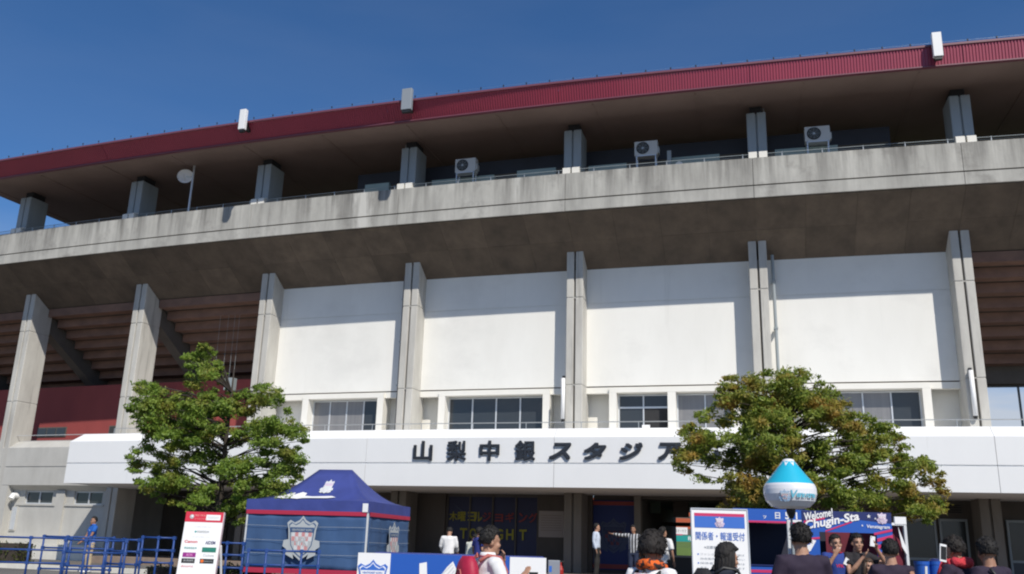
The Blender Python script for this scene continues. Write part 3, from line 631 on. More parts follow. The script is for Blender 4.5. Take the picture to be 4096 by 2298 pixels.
# ================================================================== TREES AND HEDGES
def inpoly(x, y, P):
    c = False
    for (x1, y1), (x2, y2) in zip(P, P[1:]+P[:1]):
        if (y1 > y) != (y2 > y) and x < (x2-x1)*(y-y1)/(y2-y1)+x1: c = not c
    return c
def leaves(b, c, rad, n, m, size=.075, flat=.55):
    """leaf-sized faces over a ragged cushion of foliage made of a few lopsided lobes, some leaves straying from it"""
    V = []; F = []
    lobes = [(Vector((random.uniform(-.55, .55), random.uniform(-.55, .55), random.uniform(-.3, .3)))*rad, rad*random.uniform(.45, .8), random.uniform(.45, .95)*flat*1.5) for _ in range(4)]
    for _ in range(n):
        lc, lr, lf = random.choice(lobes)
        while True:
            p = Vector((random.uniform(-1, 1), random.uniform(-1, 1), random.uniform(-1, 1)))
            if .2 < p.length < 1: break
        p *= random.choice((1, 1, 1, 1, 1.35))
        q = Vector(c)+lc+Vector((p.x*lr, p.y*lr, p.z*lr*lf))
        nrm = Vector((random.gauss(0, .6)+p.x*.6, random.gauss(-.15, .6)+p.y*.6, random.gauss(.35, .5))).normalized()
        a = nrm.orthogonal().normalized(); a = Matrix.Rotation(random.uniform(0, 6.28), 3, nrm) @ a; bb = nrm.cross(a)
        s = size*random.uniform(.5, 1.45); o = len(V)
        V += [q-a*s, q-bb*s*.40-a*s*.1-nrm*s*.12, q+a*s, q+bb*s*.40-a*s*.1-nrm*s*.12]; F.append((o, o+1, o+2, o+3))
    b.add(V, F, m)
def tree(name, label, foot, Y, sil, npads, m, r0, holes=(), lean=0, size=.043, thick=1.6, nleaf=400, trunk_r=.11):
    k = 1.59
    t = thing(name, label, 'tree', foot)
    xs = [p[0] for p in sil]; yv = [p[1] for p in sil]; pads = []
    cx = sum(xs)/len(xs); tries = 0
    while len(pads) < npads and tries < 9000:
        tries += 1
        x, y = random.uniform(min(xs), max(xs)), random.uniform(min(yv), max(yv))
        if not all(inpoly(x+ox, y+oy, sil) for ox, oy in ((18, 0), (-18, 0), (0, 14), (0, -16))) or any((x-hx)**2+(y-hy)**2 < hr*hr for hx, hy, hr in holes): continue
        ed = min(1, abs(x-cx)/(max(xs)-min(xs))*2); dp = thick*math.sqrt(max(.05, 1-ed*ed))*min(1, .35+(y-min(yv))/(max(yv)-min(yv))*1.3)
        p = at(x*k, y*k, Y+random.uniform(-1, 1)*dp)
        if any((p-q).length < r0*.62 for q in pads): continue
        pads.append(p)
    nmain = len(pads)
    for (x, y), (x2, y2) in zip(sil, sil[1:]+sil[:1]):  # thin sprays along the outline
        for q in (0, .5):
            xx, yy = x+(x2-x)*q, y+(y2-y)*q; pads.append(at((xx*.97+cx*.03)*k, yy*k+random.uniform(0, 12), Y+random.uniform(-.6, .6)))
    f = Vector(foot)
    cb = MB()
    for i, p in enumerate(pads):
        if i < nmain: leaves(cb, p-f, r0*random.uniform(.6, 1.15), int(nleaf*random.uniform(.7, 1.2)), m, size)
        else: leaves(cb, p-f, r0*random.uniform(.35, .6), int(nleaf*random.uniform(.2, .4)), m, size)
    cr = cb.build('crown', t)
    top = max(p.z for p in pads)
    ax = lambda z: f.lerp(at(cx*k, 1300*k, Y), 0)+Vector((lean*(z-f.z), 0, z-f.z))
    H = top-f.z
    tb = MB(); tb.tube([ax(f.z+H*q)-f for q in (0, .12, .3, .5, .7, .9)], [trunk_r*1.3, trunk_r, trunk_r*.85, trunk_r*.6, trunk_r*.35, .015], M_BARK, 9); tb.build('trunk', t, smooth=True)
    bb = MB()
    for p in pads[::2]:
        z0 = max(f.z+H*.2, min(p.z-.25*((p-ax(p.z)).length), f.z+H*.8)); a = ax(z0)
        mid = a.lerp(p, .5)+Vector((random.uniform(-.12, .12), random.uniform(-.12, .12), random.uniform(.05, .25)))
        bb.tube([a-f, mid-f, p-f], [.026, .015, .005], M_BARK, 5)
    bb.build('branches', t, smooth=True)
    return t
SIL1 = [(510, 868), (535, 890), (558, 925), (555, 960), (600, 990), (650, 965), (700, 975), (712, 1005), (735, 1060), (772, 1078), (772, 1108), (740, 1132), (768, 1160), (762, 1198), (720, 1215), (738, 1250), (728, 1288), (690, 1298), (640, 1285), (600, 1315), (560, 1290), (500, 1293), (460, 1268), (400, 1258), (362, 1228), (332, 1185), (328, 1148), (362, 1125), (370, 1092), (345, 1062), (322, 1030), (332, 1000), (345, 958), (380, 970), (420, 1000), (462, 985), (478, 940), (465, 902), (490, 888)]
p = at(548*1.59, 1290*1.59, 23); 
tree('maple_tree', 'green spiky-topped tree behind the white sponsor sign at left', (p.x, 23, gz(23)), 23, SIL1, 158, M_LEAF1, .34, holes=((420, 950, 30), (590, 940, 28), (640, 1130, 16), (480, 1185, 16), (590, 1190, 18), (365, 1065, 14), (650, 1215, 14)), thick=1.5)
SIL2 = [(1822, 948), (1870, 950), (1930, 934), (2010, 932), (2070, 962), (2108, 988), (2148, 1040), (2200, 1057), (2258, 1087), (2285, 1118), (2240, 1132), (2328, 1152), (2358, 1177), (2372, 1210), (2382, 1240), (2372, 1288), (2338, 1306), (2262, 1288), (2200, 1270), (2130, 1288), (2060, 1288), (1990, 1296), (1930, 1288), (1870, 1288), (1822, 1268), (1848, 1240), (1830, 1202), (1772, 1208), (1722, 1188), (1692, 1160), (1702, 1132), (1750, 1112), (1708, 1086), (1750, 1042), (1800, 1012), (1812, 978)]
p = at(1995*1.59, 1290*1.59, 20)
tree('zelkova_tree', 'broad tree with reddening leaves behind the balloon at right', (p.x, 20, gz(20)), 20, SIL2, 218, M_LEAF2, .34, holes=((2235, 1238, 26), (1760, 1070, 22), (1850, 1135, 13), (1960, 1105, 14), (2300, 1205, 12), (1935, 1200, 14), (2120, 1215, 12), (1790, 1160, 10)), thick=1.9, trunk_r=.13)
def hedge(label, x0, x1, ytop, Y, dep, h):
    a, b_ = at(x0, ytop, Y), at(x1, ytop, Y); cxm = (a.x+b_.x)/2; z = a.z
    t = thing('hedge', label, 'hedge', (cxm, Y+dep/2, z-h)); b = MB()
    n = max(2, int((b_.x-a.x)/.3))
    for i in range(n):
        for d in range(max(1, int(dep/.3))):
            for q in range(max(1, int(h/.25))): leaves(b, ((a.x-cxm)+(i+.5)*(b_.x-a.x)/n, -dep/2+.15+d*.3+random.uniform(-.05, .05), .12+q*.25+random.uniform(-.03, .03)), .26, 60, M_HEDGE, .05, .8)
    b.build('foliage', t); MB().box(-(b_.x-a.x)/2+.08, (b_.x-a.x)/2-.08, -dep/2+.1, dep/2-.1, 0, h-.15, M_BARK).build('stems', t)
hedge('low clipped hedge beside the concrete pier at far left', -120, 84, 2152, 33, 1.2, .9)
hedge('low hedge under the green tree behind the sponsor sign', 575, 700, 2245, 24.2, .9, .62)
hedge('low olive hedge between the sponsor sign and blue mesh tent', 850, 1075, 2240, 24.0, .9, .62)

# ================================================================== BLUE PIPE BARRIERS
def barrier(x0, y0, x1, y1, label, h=1.16, nv=3, rails=(1.14, .88, .60, .30)):
    a = Vector((x0, y0)); c = Vector((x1, y1)); L = (c-a).length
    t = thing('pipe_barrier', label, 'barrier', (x0, y0, gz((y0+y1)/2)), math.atan2(y1-y0, x1-x0), 'blue pipe barriers')
    for z in rails: MB().tube([(0, 0, z), (L, 0, z)], .021, M_BLUEF, 8).build('rail', t, smooth=True)
    for k in range(nv):
        x = L*k/(nv-1); MB().tube([(x, -.03, 0), (x, -.03, h+.02)], .024, M_BLUEF, 8).build('post', t, smooth=True)
        cl = MB()
        for z in rails: cl.box(x-.034, x+.034, -.058, .025, z-.034, z+.034, M_BLUEF)
        kind(cl.build('clamps', t), 'stuff')
    return t
def xz(px, Y): return at(px, 2150, Y).x
barrier(xz(-40, 21), 21.0, xz(255, 21), 21.4, 'blue pipe barrier at the bottom left corner', nv=3)
barrier(xz(265, 20.4), 20.4, xz(480, 20.4), 20.8, 'blue pipe barrier in front of the man in the blue polo shirt', nv=4)
barrier(xz(170, 22.5), 22.6, xz(430, 22.5), 22.9, 'blue pipe barrier just behind, under the hands of the man in the blue polo', nv=4, rails=(1.14, .88, .40))
barrier(xz(575, 21.2), 21.2, xz(700, 21.2), 21.2, 'blue pipe barrier left of the sponsor sign, higher rails', nv=3, h=1.24, rails=(1.22, .95, .68, .36))
barrier(xz(440, 22), 22.0, xz(590, 22), 21.6, 'blue pipe barrier section between two taller ones under the tree', nv=3)
barrier(xz(850, 21.6), 21.6, xz(985, 21.6), 21.5, 'blue pipe barrier right of the sponsor sign', nv=3)
barrier(xz(1000, 19), 19.0, xz(1265, 19), 19.4, 'blue pipe barrier in front of the mesh tent wall', nv=5, h=1.1, rails=(1.08, .80, .42))

# ================================================================== BLUE TENT
tc_ = at(1475, 2050, 21); TY = R_(-12)
t = thing('canopy_tent', 'royal blue pop-up canopy tent with denim blue mesh walls and crests', 'tent', (tc_.x, tc_.y, gz(21)), TY)
VB = tc_.z-gz(21); EV = VB+.24; RD = 3.22-gz(22)                                  # local: x runs left from the front right corner, y away
for x in (-2.96, -.02):
    for y in (.02, 2.96): MB().box(x-.02, x+.02, y-.02, y+.02, 0, EV, M_PRLG).build('leg', t, bevel=.004)
def roofpt(fx, fy): return None
cb = MB(); N = 8
ridge0, ridge1 = Vector((-1.92, 1.5, RD)), Vector((-1.06, 1.5, RD))
cn = [Vector((-3.0, 0, EV)), Vector((0, 0, EV)), Vector((0, 3.0, EV)), Vector((-3.0, 3.0, EV))]
def sag(a, c, q): p = a.lerp(c, q); p.z -= math.sin(q*math.pi)*.17*(1-q*.4)+math.sin(q*math.pi)*.05; return p
for a, c, ra, rc in ((cn[0], cn[1], ridge0, ridge1), (cn[1], cn[2], ridge1, ridge1), (cn[2], cn[3], ridge1, ridge0), (cn[3], cn[0], ridge0, ridge0)):
    V = []
    for i in range(N+1):
        L, Rr = sag(a, ra, i/N), sag(c, rc, i/N)
        for j in range(N+1):
            p = L.lerp(Rr, j/N); p.z -= math.sin(j/N*math.pi)*.03*(1-i/N); V.append(p)
    cb.add(V, [(i*(N+1)+j, i*(N+1)+j+1, (i+1)*(N+1)+j+1, (i+1)*(N+1)+j) for i in range(N) for j in range(N)], M_TENT)
cb = cb.build('roof', t, smooth=True); sm = cb.modifiers.new('thickness', 'SOLIDIFY'); sm.thickness = .01
for a, c in ((cn[0], cn[1]), (cn[1], cn[2]), (cn[2], cn[3]), (cn[3], cn[0])):
    d = (c-a).normalized(); nn = Vector((d.y, -d.x, 0))*.012
    V = []
    for k in range(13):
        p = a.lerp(c, k/12); w_ = .008*math.sin(k*2.1)
        V += [p+nn*.5, p+nn+Vector((0, 0, -.25+w_*.6))+nn*(w_*60)]
    vb = MB().add(V, [(2*k, 2*k+1, 2*k+3, 2*k+2) for k in range(12)], M_TENT).build('valance', t); sm = vb.modifiers.new('thickness', 'SOLIDIFY'); sm.thickness = .008
def curtain(p0, p1, z0, z1, name, lab=None):
    d = (p1-p0); L = d.length; V = []; nx, nz = 40, 10; F = []
    nn = Vector((d.y, -d.x, 0)).normalized()
    for i in range(nx+1):
        for j in range(nz+1):
            z = z0+(z1-z0)*j/nz; q = p0.lerp(p1, i/nx)
            V.append(q+nn*(mnoise.noise(Vector((i*.28, j*.18, L)))*.05*(1-j/nz*.6)+.02)+Vector((0, 0, z+.015*math.sin(i*.5))))
    F = [(i*(nz+1)+j, (i+1)*(nz+1)+j, (i+1)*(nz+1)+j+1, i*(nz+1)+j+1) for i in range(nx) for j in range(nz)]
    b = MB(); b.add(V, F, M_MESH); o = b.build(name, t, smooth=True); sm = o.modifiers.new('thickness', 'SOLIDIFY'); sm.thickness = .006
    for za, zb in ((z1-.02, z1+.07), (z0-.09, z0+.02)):
        tb = MB(); tb.add([p0+nn*.05+Vector((0, 0, za)), p1+nn*.05+Vector((0, 0, za)), p1+nn*.05+Vector((0, 0, zb)), p0+nn*.05+Vector((0, 0, zb))], [(0, 1, 2, 3)], M_PINK)
        tr = tb.build('trim', o); q = tr.modifiers.new('thickness', 'SOLIDIFY'); q.thickness = .01
    sb = MB()
    for zf in (.28, .52, .78):
        z = z0+(z1-z0)*zf; sb.tube([p0+nn*.06+Vector((0, 0, z)), p0.lerp(p1, .5)+nn*.075+Vector((0, 0, z-.015)), p1+nn*.06+Vector((0, 0, z))], .0032, M_CREST, 5)
    kind(sb.build('cord', o), 'stuff')
    return o
wz0, wz1 = .62, VB-.07
cw = curtain(Vector((-2.98, .03, 0)), Vector((-.04, .03, 0)), wz0, wz1, 'front_wall')
cs = curtain(Vector((-.02, .05, 0)), Vector((-.02, 2.96, 0)), wz0, wz1, 'side_wall')
b = MB(); crest(b, -1.52, (wz0+wz1)/2+.07, .80, -.10, outer=M_CREST, inner=M_MESH, check=M_CRESTR, word=M_CREST, alt=M_PRLG); kind(b.build('emblem', cw), 'stuff')
b = MB(); crest(b, 0, 0, .80, 0, X=Matrix.Translation((.10, 1.55, (wz0+wz1)/2+.02)) @ Matrix.Rotation(math.pi/2, 4, 'Z'), outer=M_CREST, inner=M_MESH, check=M_CRESTR, word=M_CREST, alt=M_PRLG); kind(b.build('emblem', cs), 'stuff')
MB().rect(-.14, -.01, VB-.0, VB+.19, -.035, M_PRW).build('tag', t)
# print on the roof's front slope, laid onto the sagging canvas
b = MB(); PM = mat('pale_mauve_print', (.55, .45, .60), .6)
crest(b, .54, .62, .27, -.03, outer=M_PRLG, inner=PM, check=mat('pale_pink_print', (.62, .38, .48), .6), word=M_PRW, sx=.62)
b.poly([(.10, .24), (.13, .36), (.19, .46), (.22, .38), (.27, .48), (.34, .45), (.36, .36), (.45, .34), (.66, .37), (.71, .31), (.62, .27), (.45, .26), (.38, .24), (.35, .18), (.28, .21), (.20, .18)], -.034, M_PRW)
def onroof(p):
    q = max(0, min(1, p[2])); L, Rr = sag(cn[0], ridge0, q), sag(cn[1], ridge1, q); r = L.lerp(Rr, p[0]); r.z -= math.sin(p[0]*math.pi)*.03*(1-q)
    return tuple(r+Vector((0, -.45, .9))*(-p[1]*.8))
b.v = [onroof(p) for p in b.v]
kind(b.build('roof_print', cb), 'stuff')

# ================================================================== SIGN BOARDS
p = at(742, 2049, 19.2); q = at(890, 2052, 19.2)
gw = q.x-p.x
bx = at(716, 2180, 19.0).x+gw/2-.02; H = 1.83
t = thing('sponsor_sign', 'white A-frame sponsor sign with red header and coloured logo boxes', 'sign board', (bx+.03, 18.95, gz(19)), R_(3))
TL = R_(9)
X = Matrix.Rotation(-TL, 4, 'X')
fp = MB(); fp.box(-gw/2, gw/2, 0, .045, .02, H, M_PRW, X); face = fp.build('face_panel', t, bevel=.006)
eg = MB(); eg.box(gw/2+.001, gw/2+.012, -.003, .10, .02, H+.004, mat('pale_pink_edge', (.75, .60, .60), .5), X); eg.build('edge', t)
rl_ = MB()
for x in (-gw/2+.05, gw/2+.02): rl_ = MB(); rl_.tube([(x, math.sin(TL)*1.15+.06, 1.15), (x+.04, math.sin(TL)*1.5+.42, .0)], .024, M_PRW, 8); rl_.build('rear_leg', t)
MB().box(-gw/2, gw/2+.04, math.sin(TL)*1.3+.30, math.sin(TL)*1.3+.33, .42, .46, M_PRW).build('brace', t)
b = MB(); hw = gw/2
b.rect(-hw, hw, H-.205, H, -.004, M_PRR, X)
b.disc(-hw*.66, H-.10, .045, -.008, M_PRG, X); b.disc(-hw*.64, H-.09, .022, -.012, M_PRW, X)
b.text('MEIJI YASUDA', -hw*.5, H-.10, .045, -.008, mat('salmon_print', (.75, .30, .28), .5), w=.24, X=X, bold=.01); b.text('J1 LEAGUE', -hw*.5, H-.16, .03, -.008, mat('salmon_print', (.75, .30, .28), .5), w=.24, X=X)
b.rect(hw*.10, hw*.86, H-.165, H-.055, -.008, M_PRW, X); b.text('明治安田生命', hw*.18, H-.13, .045, -.012, M_PRLG, w=hw*.6, X=X)
b.text('Jリーグタイトルパートナー', 0, H-.32, .03, -.004, M_PRG, w=.36, X=X, center=True)
b.text('明治安田生命', .02, H-.42, .045, -.004, M_PRG, w=.24, X=X, center=True, bold=.01); b.disc(-.13, H-.40, .02, -.004, M_TEALP, X)
b.text('Jリーグトップパートナー', 0, H-.52, .028, -.004, M_PRG, w=.36, X=X, center=True)
b.text('Canon', -.19, H-.625, .055, -.004, M_PRR, w=.26, X=X, center=True, bold=.03); b.text('AIDEM', .20, H-.645, .065, -.004, M_PRN, w=.20, X=X, center=True, bold=.03)
b.text('明治安田生命', -.18, H-.745, .04, -.004, M_TEALP, w=.25, X=X, center=True, bold=.01)
b.rect(.055, .335, H-.80, H-.705, -.004, M_GRN, X); b.text('IPPAN ZAIDAN', .195, H-.765, .028, -.008, M_TEALP, w=.22, X=X, center=True)
b.rect(-.315, -.055, H-.905, H-.815, -.004, M_PURP, X); b.text('ÆON', -.185, H-.885, .05, -.008, mat('pink_print', (.65, .25, .5), .5), w=.13, X=X, center=True, bold=.02)
b.text('Calbee', .20, H-.885, .045, -.004, M_PRG, w=.22, X=X, center=True)
b.rect(-.32, -.055, H-1.02, H-.93, -.004, M_PRK, X); b.text('EA SPORTS', -.18, H-.99, .035, -.008, M_PRLG, w=.19, X=X, center=True)
b.rect(.045, .32, H-1.02, H-.93, -.004, M_PRK, X); b.disc(.09, H-.975, .032, -.008, M_ORAN, X); b.text('mastercard', .21, H-.99, .03, -.008, M_PRG, w=.16, X=X, center=True); 
b.text('docomo', -.19, H-1.10, .04, -.004, M_PRR, w=.24, X=X, center=True)
b.text('サプライヤー', -.17, H-1.28, .028, -.004, M_PRG, w=.17, X=X, center=True)
b.text('MIKASA', -.19, H-1.36, .04, -.004, M_PRN, w=.17, X=X, center=True, bold=.03)
kind(b.build('print', face), 'stuff')

a = at(2768, 2031, 14.3); c = at(2994, 2035, 14.3); w = c.x-a.x
t = thing('reception_sign', 'tall white reception sign with blue band and Japanese heading', 'sign board', ((a.x+c.x)/2, 14.3, gz(14.3)), R_(-2))
H = a.z-gz(14.3); TL = R_(3); X = Matrix.Rotation(-TL, 4, 'X')
b = MB(); b.box(-w/2, w/2, 0, .04, .03, H, M_PRW, X); face = b.build('face_panel', t, bevel=.005)
for x in (-w/2+.06, w/2-.06): MB().tube([(x, .12, H-.25), (x, .62, 0)], .02, M_ALU, 8).build('rear_leg', t)
b = MB(); hw = w/2
for x0, x1, z0, z1 in ((-hw, hw, H-.012, H+.004), (-hw-.004, -hw+.012, .03, H-.012), (hw-.012, hw+.004, .03, H-.012)): b.box(x0, x1, -.012, .043, z0, z1, M_ALU, X)
b.build('frame', t)
b = MB()
b.rect(-hw+.05, hw-.05, H-.115, H-.07, -.004, M_PRM, X); b.rect(-hw+.05, hw-.05, H-.29, H-.117, -.004, M_PRB2, X)
crest(b, 0, H-.205, .135, -.010, X, outer=mat('pale_mauve_print', (.55, .45, .60), .6), inner=M_PRW, check=mat('pale_pink_print', (.62, .38, .48), .6), word=M_PRW)
b.text('関係者・報道受付', 0, H-.475, .125, -.004, M_PRB2, w=w-.12, X=X, center=True, bold=.012)
gt = mat('sign_grey_text', (.33, .36, .40), .6)
b.text('※正面玄関の受付です', 0, H-.60, .042, -.004, gt, w=.50, X=X, center=True, bold=.01)
for z, bl, tx in ((H-.70, 1, 'ファンクラブ会員の皆様は'), (H-.765, 0, '総合案内所へお越し下さい'), (H-.83, 1, '関係者、報道の皆様は'), (H-.895, 0, 'ます、受付をお願いします')):
    if bl: b.disc(-hw+.09, z+.015, .012, -.004, M_PRB2, X)
    b.text(tx, -hw+.12, z, .032, -.004, gt, w=w-.2, X=X)
b.text('ご協力をお願いします', -.02, H-1.03, .032, -.004, gt, w=.42, X=X, center=True)
kind(b.build('print', face), 'stuff')

a = at(1434, 2211, 13); c = at(2185, 2237, 13); w = c.x-a.x; zt = a.z-gz(13)
t = thing('club_banner_board', 'low blue and white club board with crest panel at bottom centre', 'advertising board', (a.x, 13, gz(13)), math.atan2(0, w))
b = MB(); b.box(0, w, 0, .05, .05, zt, M_PRB); fr = b.build('panel', t)
x1, x2 = at(1563, 2230, 13).x-a.x, at(2040, 2230, 13).x-a.x
MB().box(.0, x1, -.012, -.001, .05, zt, M_PRW).build('crest_panel', t); MB().box(x2, w, -.012, -.001, .05, zt, M_PRW).build('league_panel', t)
for x in (.1, w/2, w-.1): MB().box(x-.03, x+.03, .05, .45, 0, .05, M_GREYM).build('foot', t)
b = MB(); crest(b, x1/2-.01, zt-.36, .44, -.018, outer=M_PRB2); kind(b.build('emblem', t), 'stuff')
b = MB(); vx = x1+.40; z0 = zt-.12
b.poly([(vx, z0), (vx+.10, z0+.02), (vx+.13, z0-.38), (vx+.40, z0-.62), (vx+.30, z0-.72), (vx+.02, z0-.44)][::-1], -.006, M_PRW)
b.poly([(vx+.13, z0-.38), (vx+.38, z0-.04), (vx+.46, z0+.04), (vx+.54, z0-.12), (vx+.34, z0-.36), (vx+.18, z0-.55)][::-1], -.007, M_PRW)
for k in range(4): b.poly([(vx+.22+k*.06, z0-.22-k*.05+.02*k), (vx+.45+k*.015, z0+.01-k*.04), (vx+.462+k*.015, z0-.004-k*.04), (vx+.234+k*.06, z0-.236-k*.05+.02*k)], -.008, M_PRLG)
b.text('ENTFORET', vx+.52, z0-.62, .30, -.006, M_PRW, w=x2-vx-.60, bold=.03, shear=.15)
lx = (x2+w)/2
b.rect(lx+.02, lx+.14, zt-.62, zt-.19, -.016, M_PRK); b.rect(lx-.10, lx+.02, zt-.62, zt-.40, -.016, M_PRK); b.disc(lx+.03, zt-.41, .075, -.019, M_PRW)
b.text('.LEAGUE', lx, zt-.78, .09, -.016, M_PRK, w=.4, center=True, bold=.02)
kind(b.build('print', t), 'stuff')
a2 = at(1500, 2206, 14.0); c2 = at(2178, 2224, 14.0)
t = thing('covered_table', 'long table under dark blue cloth just behind the club board', 'table', ((a2.x+c2.x)/2, 14.2, gz(14)))
hw = (c2.x-a2.x)/2; zt2 = a2.z-gz(14)-.01
b = MB(); b.box(-hw, hw, -.3, .3, .12, zt2, M_TENT); b.build('tablecloth', t, bevel=.02)
for x in (-hw+.1, hw-.1): MB().box(x-.03, x+.03, -.2, .2, 0, .12, M_GREYM).build('leg', t)
p = at(2214, 2298, 22)
t = thing('cooler_box', 'grey box with pale blue label right of the club board', 'box', (at(2215, 2270, 21).x, 21, gz(21)))
bz = at(2215, 2242, 21).z-gz(21)
MB().box(-.13, .13, -.15, .15, 0, bz, mat('grey_plastic_crate', (.24, .26, .30), .5)).build('body', t, bevel=.012); MB().rect(-.11, -.05, bz-.25, bz-.12, -.153, M_PRB2).build('label', t)
t = thing('fire_extinguisher', 'small red fire extinguisher with yellow tag beside the grey box', 'fire extinguisher', (at(2243, 2280, 26).x, 26, .36))
ez = at(2243, 2250, 26).z-.36
b = MB(); b.lathe([(.001, 0), (.07, 0), (.075, .05), (.075, ez-.2), (.05, ez-.12), (.025, ez-.08), (.025, ez), (.001, ez)], mat('extinguisher_red', (.35, .02, .015), .4), 14); b.build('cylinder', t, smooth=True)
MB().rect(-.05, .05, ez-.50, ez-.36, -.08, mat('tag_yellow', (.65, .60, .05), .5)).build('tag', t); MB().box(-.02, .09, -.015, .015, ez, ez+.04, M_BLACK).build('handle', t)

# ================================================================== BALLOON ON A POLE
bp_ = at(3160, 1973, 12)
t = thing('balloon_lantern', 'turquoise and white teardrop balloon on a pole beside the right tree', 'balloon', (bp_.x, 12, gz(12)))
zc = bp_.z-gz(12); SC = .335
prof = [(.001, -.61), (.45, -.60), (.72, -.52), (.92, -.32), (1.0, -.06), (.995, .12), (.965, .26), (.92, .34)]
X = Matrix.Translation((0, 0, zc)) @ Matrix.Diagonal((SC, SC, SC, 1))
b = MB(); b.lathe(prof, M_BALW, 32, X); bw = b.build('white_base', t, smooth=True)
b = MB(); b.lathe([(.92, .34), (.74, .57), (.53, .83), (.365, 1.04), (.25, 1.20)], M_CYAN, 32, X); bc_ = b.build('turquoise_cone', t, smooth=True)
b = MB(); b.lathe([(.25, 1.20), (.20, 1.28), (.10, 1.31), (.001, 1.31)], M_BALW, 24, X); b.build('cap', t, smooth=True)
b = MB()
for k in range(8):
    a_ = k*math.pi/4+.2; V = []
    for r, z in ((.25, 1.20), (.32, 1.105), (.385, 1.02)):
        dw = .14*(.39-r)/.14+.004
        V += [((r+.006)*math.cos(a_-dw/r*.6), (r+.006)*math.sin(a_-dw/r*.6), z), ((r+.006)*math.cos(a_+dw/r*.6), (r+.006)*math.sin(a_+dw/r*.6), z)]
    b.add(V, [(0, 1, 3, 2), (2, 3, 5, 4)], M_BALW, X)
kind(b.build('snow_streaks', bc_), 'stuff')
b = MB(); crest(b, 0, 0, .13, 0, X=Matrix.Translation((0, 0, zc)) @ Matrix.Rotation(R_(-28), 4, 'Z') @ Matrix.Translation((0, -SC*1.02, -.055)), outer=mat('faded_blue_print', (.28, .42, .58), .6), inner=M_PRLG, check=M_CRESTR)
for k, ch in enumerate('Ventforet'):
    a_ = R_(-8+k*6.5+(2 if k else 0)); sc = .10 if k == 0 else .055
    b.text(ch, 0, -.02 if k else -.03, sc, 0, mat('faded_teal_print', (.12, .42, .55), .6), X=Matrix.Translation((0, 0, zc-.05)) @ Matrix.Rotation(a_, 4, 'Z') @ Matrix.Translation((0, -SC*1.008, 0)), bold=.03, shear=.25, center=True)
kind(b.build('print', bw), 'stuff')
MB().tube([(0, 0, 0), (0, 0, zc-SC*.6)], .016, M_STEEL, 8).build('pole', t); MB().lathe([(.001, 0), (.25, 0), (.24, .04), (.05, .07), (.001, .07)], M_BLACK, 16).build('base', t)
MB().lathe([(.03, zc-.32), (.06, zc-.24), (.06, zc-.20), (.001, zc-.20)], M_BLACK, 12).build('collar', t)

# ================================================================== BOOTHS AT THE RIGHT
a = at(3207, 2042, 15); c = at(3563, 2053, 15); o1 = at(3277, 2128, 15); o2 = at(3506, 2128, 15)
t = thing('photo_backdrop', 'blue photo panel reading Welcome Chugin-Sta with faces in its window', 'photo panel', (a.x, 15, gz(15)))
G0 = gz(15); w = c.x-a.x; zt = a.z-G0; zo = o1.z-G0; xa, xb = o1.x-a.x, o2.x-a.x
for nm, x0, x1, z0, z1, m in (('header', 0, w, zo, zt, M_PRB), ('jamb', 0, xa, .62, zo, M_PRB), ('jamb', xb, w, .62, zo, M_PRB), ('lower_panel', 0, w, .05, .62, M_PRB)):
    MB().box(x0, x1, 0, .04, z0, z1, m).build(nm, t)
MB().box(.1, w-.1, .5, .54, 0, .05, M_GREYM).build('foot', t)
b = MB()
b.poly([(0, zo+.16), (w*.45, zo+.23), (w, zo+.16), (w, zt), (0, zt)], -.004, M_PRN)
rs = R_(11)
def slab(x0, z0, x1, z1, h, m, y=-.008): b.poly([(x0, z0), (x1, z1), (x1, z1+h), (x0, z0+h)], y, m)
slab(.02, zo+.13, .36, zo+.20, .035, M_PRM); slab(.36, zo-.0, .80, zo+.16, .022, M_PRM); 
slab(w-.30, zo-.03, w, zo+.04, .035, M_PRM, -.009); slab(xb+.0, zo-.13, w, zo-.065, .05, M_PRM); slab(xb, zo-.24, w, zo-.175, .06, M_PRM); slab(xb, zo-.8, w, zo-.76, .50, M_PRM)
slab(0, zo-.14, xa, zo-.11, .03, M_PRM)
b.text('Welcome!', .05, zo+.165, .125, -.013, M_PRW, w=.47, bold=.025, shear=.25, rot=rs)
b.text('Chugin-Sta', .05, zo-.01, .175, -.014, M_PRW, w=.90, bold=.03, shear=.2, rot=rs)
b.text('Venstagram', w-.41, zo+.065, .07, -.013, M_PRW, w=.37, bold=.015, shear=.15, rot=R_(-1))
b.text('★', w-.40, zo+.235, .065, -.013, M_PRW); b.text('★', w-.28, zo+.215, .035, -.013, M_PRW); b.text('★', w-.50, zo+.10, .035, -.013, M_PRW); b.text('★', xb+.10, zo-.16, .06, -.014, M_PRW)
b.poly([(.02, zo-.33), (.10, zo-.30), (.20, zo-.14), (.14, zo-.12), (.10, zo-.20), (.03, zo-.22)], -.012, M_PRW)
crest(b, w-.155, zo+.235, .155, -.012, outer=mat('pale_mauve_print', (.55, .45, .60), .6), inner=M_PRW, check=mat('pale_pink_print', (.62, .38, .48), .6), word=M_PRW)
kind(b.build('print', t), 'stuff')
